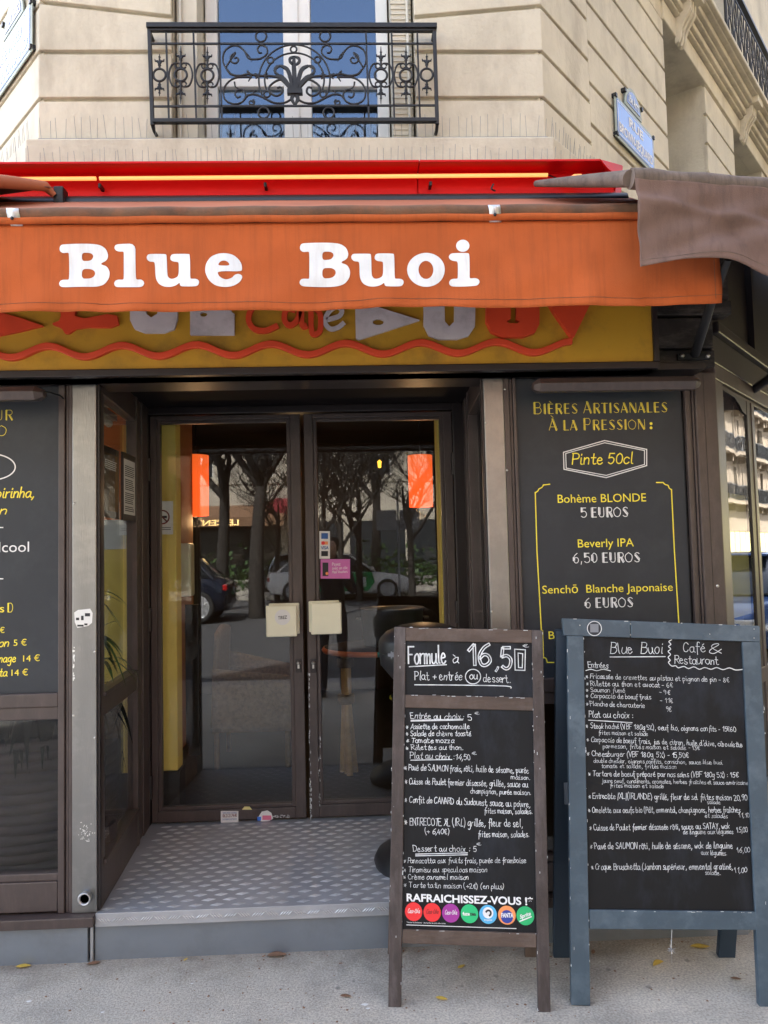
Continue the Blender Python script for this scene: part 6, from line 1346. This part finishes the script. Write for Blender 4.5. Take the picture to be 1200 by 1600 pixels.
# cafe awnings across the road
a_ = mir(300, 850, 0, 33); 
ca_ = thing('cafe_awning', 'tan awning with lit lettering LE CENTRAL CAFE across the boulevard', 'awning', (a_.x, -31.5, 2.9))
m = MB(); m.add([V((a_.x-2.5, -31.9, 3.6)), V((a_.x+4.4, -31.9, 3.6)), V((a_.x+4.4, -29.6, 2.9)), V((a_.x-2.5, -29.6, 2.9)), V((a_.x-2.5, -29.6, 2.5)), V((a_.x+4.4, -29.6, 2.5))], [(0,1,2,3),(3,2,5,4)]); m.build('canopy', M['awning_tan'], ca_, solid=.02)
vs, fs, W_, H_ = textmesh('LE CENTRAL CAFE', .02); m = MB(); m.add([V((a_.x+2.4-4.2*x/W_, -29.55, 2.56+y*.36)) for x, y in vs], fs); m.build('lettering', M['lit_text'], ca_); ca_.location.z += hz(-30)
r0 = mir(420, 815, 0, 33).x
rw = thing('red_awning', 'dark red awning across the boulevard behind the trees', 'awning', (r0+1, -31.5, 3.4)); m = MB(); m.add([V((r0, -31.9, 3.9)), V((r0+1.9, -31.9, 3.9)), V((r0+1.9, -30.2, 3.4)), V((r0, -30.2, 3.4)), V((r0, -30.2, 3.05)), V((r0+1.9, -30.2, 3.05))], [(0,1,2,3),(3,2,5,4)]); m.build('canopy', M['awning_red'], rw, solid=.02); rw.location.z += hz(-30)
# trees
def make_tree(seed, label, h=4.2, r=.26, leafy=1):
    rr = random.Random(seed); t = thing('plane_tree', label, 'tree', (0, 0, 0), 'plane trees along the boulevard'); tr = MB(); tw = MB(); lf = MB()
    def limb(p, d, ln, r_, dep):
        n = 5; pts = [p]; q = p; dd = d.copy()
        for i in range(n):
            k_ = .05 if dep == 0 else .2; dd = (dd+V((rr.uniform(-k_, k_), rr.uniform(-k_, k_), rr.uniform(-.04, .14)))).normalized(); q = q+dd*(ln/n); pts.append(q)
        (tr if dep < 2 else tw).tube(pts, [r_*(1-.42*i/n) for i in range(n+1)], 8 if dep < 2 else 4)
        if dep >= 4 and leafy:
            for _ in range(5*leafy):
                c = pts[rr.randint(2, n)]+V((rr.gauss(0, .22), rr.gauss(0, .22), rr.gauss(0, .2))); s = rr.uniform(.05, .10); u1 = V((rr.uniform(-1,1), rr.uniform(-1,1), rr.uniform(-1,1))).normalized(); u2 = u1.orthogonal().normalized()
                lf.add([c-u1*s, c+u2*s*.6, c+u1*s, c-u2*s*.6], [(0,1,2,3)])
        if dep < 6:
            for k in range(5 if dep == 0 else 4 if dep < 3 else 3):
                b = pts[rr.randint(2 if dep else 3, n)]; az = rr.uniform(0, 6.28); el_ = rr.uniform(-.1 if dep else .3, .9)
                nd_ = (dd*.55+V((cos(az)*cos(el_), sin(az)*cos(el_), sin(el_)*.8))).normalized(); limb(b, nd_, ln*rr.uniform(.55, .72), r_*.5, dep+1)
    limb(V((0, 0, -.14)), V((rr.uniform(-.05, .05), 0, 1)), h, r, 0)
    tr.build('trunk', M['bark'], t); tw.build('crown_twigs', M['bark'], t)
    if lf.v: lf.build('crown', M['twigleaf'], t)
    return t
T1 = make_tree(3, 'thick trunked plane tree with a few brown leaves reflected in the left door', 4.2, .22, 1); T2 = make_tree(12, 'bare slender plane tree reflected in the right door', 2.7, .10, 0)
def put(t, px, yv, rz, s, lb=None):
    p = mir(px, 860, 0, yv); t.location = (p.x, p.y, hz(p.y)); t.rotation_euler.z = rz; t.scale = (s, s, s)
    if lb: t['label'] = lb
put(T1, 400, 16.5, .5, 1); put(T2, 532, 17, 0, 1)
for px, yv, rz, s, src, lb in ((345, 19, 2, .95, T1, 'plane tree left of the thickest trunk reflected in the left door'), (432, 22, 4.2, 1, T2, 'thin plane tree right of the thickest trunk reflected in the left door'), (643, 19, 1.1, 1.15, T2, 'plane tree at the right of the right door reflection'), (255, 24, 3, 1, T1, 'plane tree at the far left of the reflected boulevard'), (560, 21, 5, 1.2, T2, 'bare plane tree in the middle of the right door reflection'), (505, 24, 3.5, 1.3, T2, 'bare plane tree at the left of the right door reflection'), (585, 26, 2.2, 1, T1, 'leafy plane tree far behind the white taxi')):
    put(copy_tree(src), px, yv, rz, s, lb)
# hedge mass on the central reservation
hd = thing('hedge', 'dark clipped hedge on the central reservation of the boulevard', 'hedge', (0, -24, 0)); m = MB(); rr = random.Random(6)
for i in range(5200):
    c = V((rr.uniform(-26, 16), -24+rr.gauss(0, .7), abs(rr.gauss(.5, .45)))); s = rr.uniform(.08, .17); u1 = V((rr.uniform(-1,1), rr.uniform(-1,1), rr.uniform(-1,1))).normalized(); u2 = u1.orthogonal().normalized(); m.add([c-u1*s, c+u2*s*.6, c+u1*s, c-u2*s*.6], [(0,1,2,3)])
m.build('foliage', M['leaf'], hd); hd.location.z = hz(-24)
# cars
def car(label, paint, L=4.4, H=1.5, wr=.33, group='cars on the boulevard', suv=0, oh=.82):
    t = thing('parked_car', label, 'car', (0, 0, 0), group); h = L/2; zb = .62*H if suv else .60*H
    def loft(m, st): 
        n = 8; vs = []
        for (x, z0, z1, a, b) in st: vs += [(x, -a, z0+.04), (x, -a*.9, z0), (x, a*.9, z0), (x, a, z0+.04), (x, max(a, b), z0+(z1-z0)*.55), (x, b, z1-.03), (x, b*.0+.0, z1) if 0 else (x, b*.93, z1), (x, -b*.93, z1), (x, -b, z1-.03), (x, -max(a, b), z0+(z1-z0)*.55)]
        n = 10; k = len(st); m.add([V(v) for v in vs], [(j*n+i, j*n+(i+1) % n, (j+1)*n+(i+1) % n, (j+1)*n+i) for j in range(k-1) for i in range(n)]+[tuple(range(n-1, -1, -1)), tuple(range((k-1)*n, k*n))], True)
    m = MB(); loft(m, [(-h, .42, zb-.12, .70, .66), (-h+.12, .26, zb+.02, .80, .78), (-h+.7, .2, zb+.05, .87, .84), (-.3, .19, zb+.02, .89, .85), (h-1.2, .2, zb-.02, .89, .83), (h-.35, .22, zb-.14, .84, .76), (h-.08, .28, zb-.26, .76, .66), (h, .38, zb-.34, .66, .58)]); b = m.build('body', paint, t)
    m = MB(); loft(m, [(-h+.25, zb-.02, zb+.05, .76, .70), (-h+.85, zb-.02, H-.06, .80, .58), (-.35, zb-.02, H-.035, .82, .62), (.25, zb-.02, H-.06, .82, .60), (h-1.15, zb-.04, zb+.03, .78, .72)]); m.build('windows', M['carglass'], t)
    m = MB(); m.grid(lambda u, v: V((-h+.8+(h*.5+.75)*u+.0, -.57+1.14*v, H-.035+.035*sin(pi*u)*1-.02*(2*v-1)**2)), 8, 6); m.build('roof', paint, t, solid=.02)
    m = MB()
    for sy in (-1, 1):
        for xs_ in ((-h+.3, -h+.9), (-.28, -.33), (.28, h-1.18)):
            z2 = zb+.02 if xs_[0] == -h+.3 else (zb+.02); m.tube([(xs_[0] if xs_[0] != .28 else h-1.18, sy*.80, zb+.0), ((xs_[1] if xs_[0] != .28 else .25), sy*.60, H-.05)], .035, 5)
    m.build('pillars', paint, t)
    for x in (-h+oh, h-oh):
        for sy in (-1, 1):
            w_ = MB(); ax = (V((1,0,0)), V((0,0,1)), V((0,sy,0))); w_.lathe([(0, -.17), (wr-.03, -.17), (wr, -.13), (wr, -.03), (wr-.03, .0), (wr-.09, .0), (wr-.1, -.03), (0, -.03)], (x, sy*.925, wr), 24, ax); wh = w_.build('wheel', M['tyre'], t)
            r_ = MB(); r_.lathe([(wr-.11, -.03), (wr-.095, .004), (wr-.12, .008), (wr-.135, -.02)], (x, sy*.925, wr), 24, ax)
            for k in range(5):
                a = 2*pi*k/5
                for da in (-.16, .16): r_.tube([V((x+.04*cos(a), sy*.927, wr+.04*sin(a))), V((x+(wr-.11)*cos(a+da), sy*.930, wr+(wr-.11)*sin(a+da)))], .014, 5)
            r_.build('rim', M['alu_edge'], wh)
    for sy in (-1, 1):
        m = MB(); m.box(-h-.005, -h+.18, sy*.66-.1, sy*.66+.1, zb-.26, zb-.12); m.build('tail_lamp', M['lamp_red'], t, bevel=.02)
        m = MB(); m.box(h-.22, h-.02, sy*.6-.14, sy*.6+.14, zb-.38, zb-.27); m.build('headlight', M['white_pvc'], t, bevel=.02)
        m = MB(); m.box(h-1.35, h-1.22, sy*.9-.1+sy*.06, sy*.9+.1+sy*.02, zb+.02, zb+.14); m.build('wing_mirror', paint, t, bevel=.02)
    return t
def park(t, px, yv, rz, dx=0): p = mir(px, 900, 0, yv); t.location = (p.x+dx, p.y, hz(p.y)-.14); t.rotation_euler.z = rz
suv = car('dark blue black SUV with alloy wheels reflected in the left door', M['carblack'], 4.6, 1.66, .38, suv=1, oh=.66); park(suv, 362, 16.2, pi, -2.3)
tx = car('white taxi with a green door panel reading Bolt reflected in the right door', M['carwhite'], 4.6, 1.5, .33); park(tx, 645, 22, 0, -2.35)
m = MB(); el_ = [(-1.1, .30), (.85, .30), (1.08, .55), (1.0, .88), (-1.15, .88)]; m.add([(x, .905, z) for x, z in el_]+[(x, .897, z) for x, z in el_], [(4,3,2,1,0),(5,6,7,8,9)]+[(i, (i+1) % 5, 5+(i+1) % 5, 5+i) for i in range(5)])
ORG['x'] = V(); gpn = m.build('door_panel', M['cargreen'], tx); gpn.location = (0, 0, 0)
vs, fs, W_, H_ = textmesh('Bolt', .03); m = MB(); m.add([V((.82-1.15*x/W_, .908, .44+y*.40)) for x, y in vs], fs); m.build('lettering', M['white_paint'], tx)
m = MB(); m.box(-.25, .0, -.14, .14, 1.5, 1.62); m.build('roof_light', M['cream_plastic'], tx, bevel=.02)
gc = car('silver car half hidden behind the door stile in the reflection', M['cargrey'], 4.0, 1.45); park(gc, 458, 26, pi/2)
bc = car('bright blue car parked on the side street reflected in the right hand window', M['carblue'], 4.2, 1.5, group='cars on the side street')
d = ray(1152, 948); q0 = fo*0+V((1.523, 0, 0)); t_ = ((q0-CAM).dot(NR))/d.dot(NR); hp_ = CAM+d*t_; r_ = d-NR*(2*d.dot(NR)); r_ = V((r_.x, r_.y, 0)).normalized(); pb = hp_+r_*9.5
bc.location = (pb.x, pb.y, .004); bc.rotation_euler.z = atan2(UR.y, UR.x)+pi
# sign post by the taxi
sp_ = thing('traffic_sign_post', 'grey traffic sign post with square panels reflected in the right door', 'sign post', (0, 0, 0)); pp = mir(624, 900, 0, 20)
sp_.location = (pp.x, pp.y, hz(pp.y)-.14); ORG[sp_.name] = V()
m = MB(); m.tube([(0, 0, 0), (0, 0, 3.4)], .035, 8); m.build('pole', M['inkgrey'], sp_)
for x in (-.35, .35): m = MB(); m.box(x-.3, x+.3, -.03, -.01, 2.2, 2.8); m.build('sign_panel', M['inkgrey'], sp_, bevel=.01)
# ------------------------------------------------------------------ the person taking the picture (seen in the glass)
def person(label, loc):
    t = thing('person', label, 'person', loc); base = V(loc)
    V_ = []; E_ = []; R_ = []
    def chain(pts, rs, frm=None):
        prev = frm
        for p, r in zip(pts, rs):
            V_.append(V(p)); R_.append(r); i = len(V_)-1
            if prev is not None: E_.append((prev, i))
            prev = i
        return prev
    pel = chain([(0, 0, .96)], [(.15, .11)])
    ch_ = chain([(0, -.01, 1.10), (0, -.01, 1.25), (0, 0, 1.39)], [(.14, .10), (.16, .11), (.15, .10)], pel)
    nk = chain([(0, .02, 1.47), (0, .03, 1.53)], [.06, .055], ch_); hd_ = chain([(0, .04, 1.60), (0, .045, 1.67), (0, .04, 1.74)], [(.072, .088), (.078, .095), (.06, .07)], nk)
    for s in (-1, 1):
        chain([(s*.10, 0, .90), (s*.11, .02, .52), (s*.115, -.01, .12), (s*.12, -.02, .07), (s*.13, .13, .05)], [.088, .06, .045, .045, .04], pel)
        w_ = chain([(s*.19, .0, 1.40), (s*.25, .04, 1.16), (s*.10, .25, 1.36)], [.062, .046, .034], ch_)
        pm = chain([(s*.085, .29, 1.43)], [.03], w_)
        for k in range(4): chain([(s*.075, .315, 1.43+.018*k), (s*.05, .335, 1.432+.018*k), (s*.035, .333, 1.433+.018*k)], [.009, .0085, .008], pm)
        chain([(s*.075, .30, 1.41), (s*.05, .29, 1.42)], [.011, .009], pm)
    me = bpy.data.meshes.new('body'); me.from_pydata(V_, E_, []); o = bpy.data.objects.new('body', me); col.objects.link(o); o.parent = t
    sk = o.modifiers.new('skin', 'SKIN')
    for i, r in enumerate(R_): me.skin_vertices[0].data[i].radius = r if hasattr(r, '__len__') else (r, r)
    me.skin_vertices[0].data[0].use_root = True
    ss = o.modifiers.new('sub', 'SUBSURF'); ss.levels = ss.render_levels = 1
    me.materials.append(M['cloth_dark'])
    ORG[t.name] = V()
    m = MB(); m.lathe([(0, .0), (.085, .01), (.10, .07), (.095, .13), (.06, .17), (0, .18)], (0, .025, 1.63), 16); m.build('hair', M['bark'], t)
    m = MB(); m.lathe([(0, -.11), (.05, -.09), (.066, -.03), (.07, .04), (.05, .10), (0, .11)], (0, .075, 1.655), 16); m.lathe([(0, -.02), (.012, -.01), (.008, .015), (0, .02)], (0, .155, 1.645), 8); m.build('face', M['skin'], t)
    for s in (-1, 1): m = MB(); m.lathe([(0, 0), (.05, .0), (.05, .02), (.035, .05), (0, .06)], (s*.13, .10, .0), 16); m.box(s*.13-.045, s*.13+.045, -.07, .12, .0, .03); m.build('shoe', M['black'], t, bevel=.01)
    return t
person('person in dark clothes taking the picture with a phone, reflected in the right door', (-.30, -3.66, 0))
m = MB(); m.box(-.30, -.225, -3.33, -3.322, 1.40, 1.55); tag(m.build('phone', M['black'], bevel=.003), 'black phone held up by the reflected person in dark clothes', 'phone')
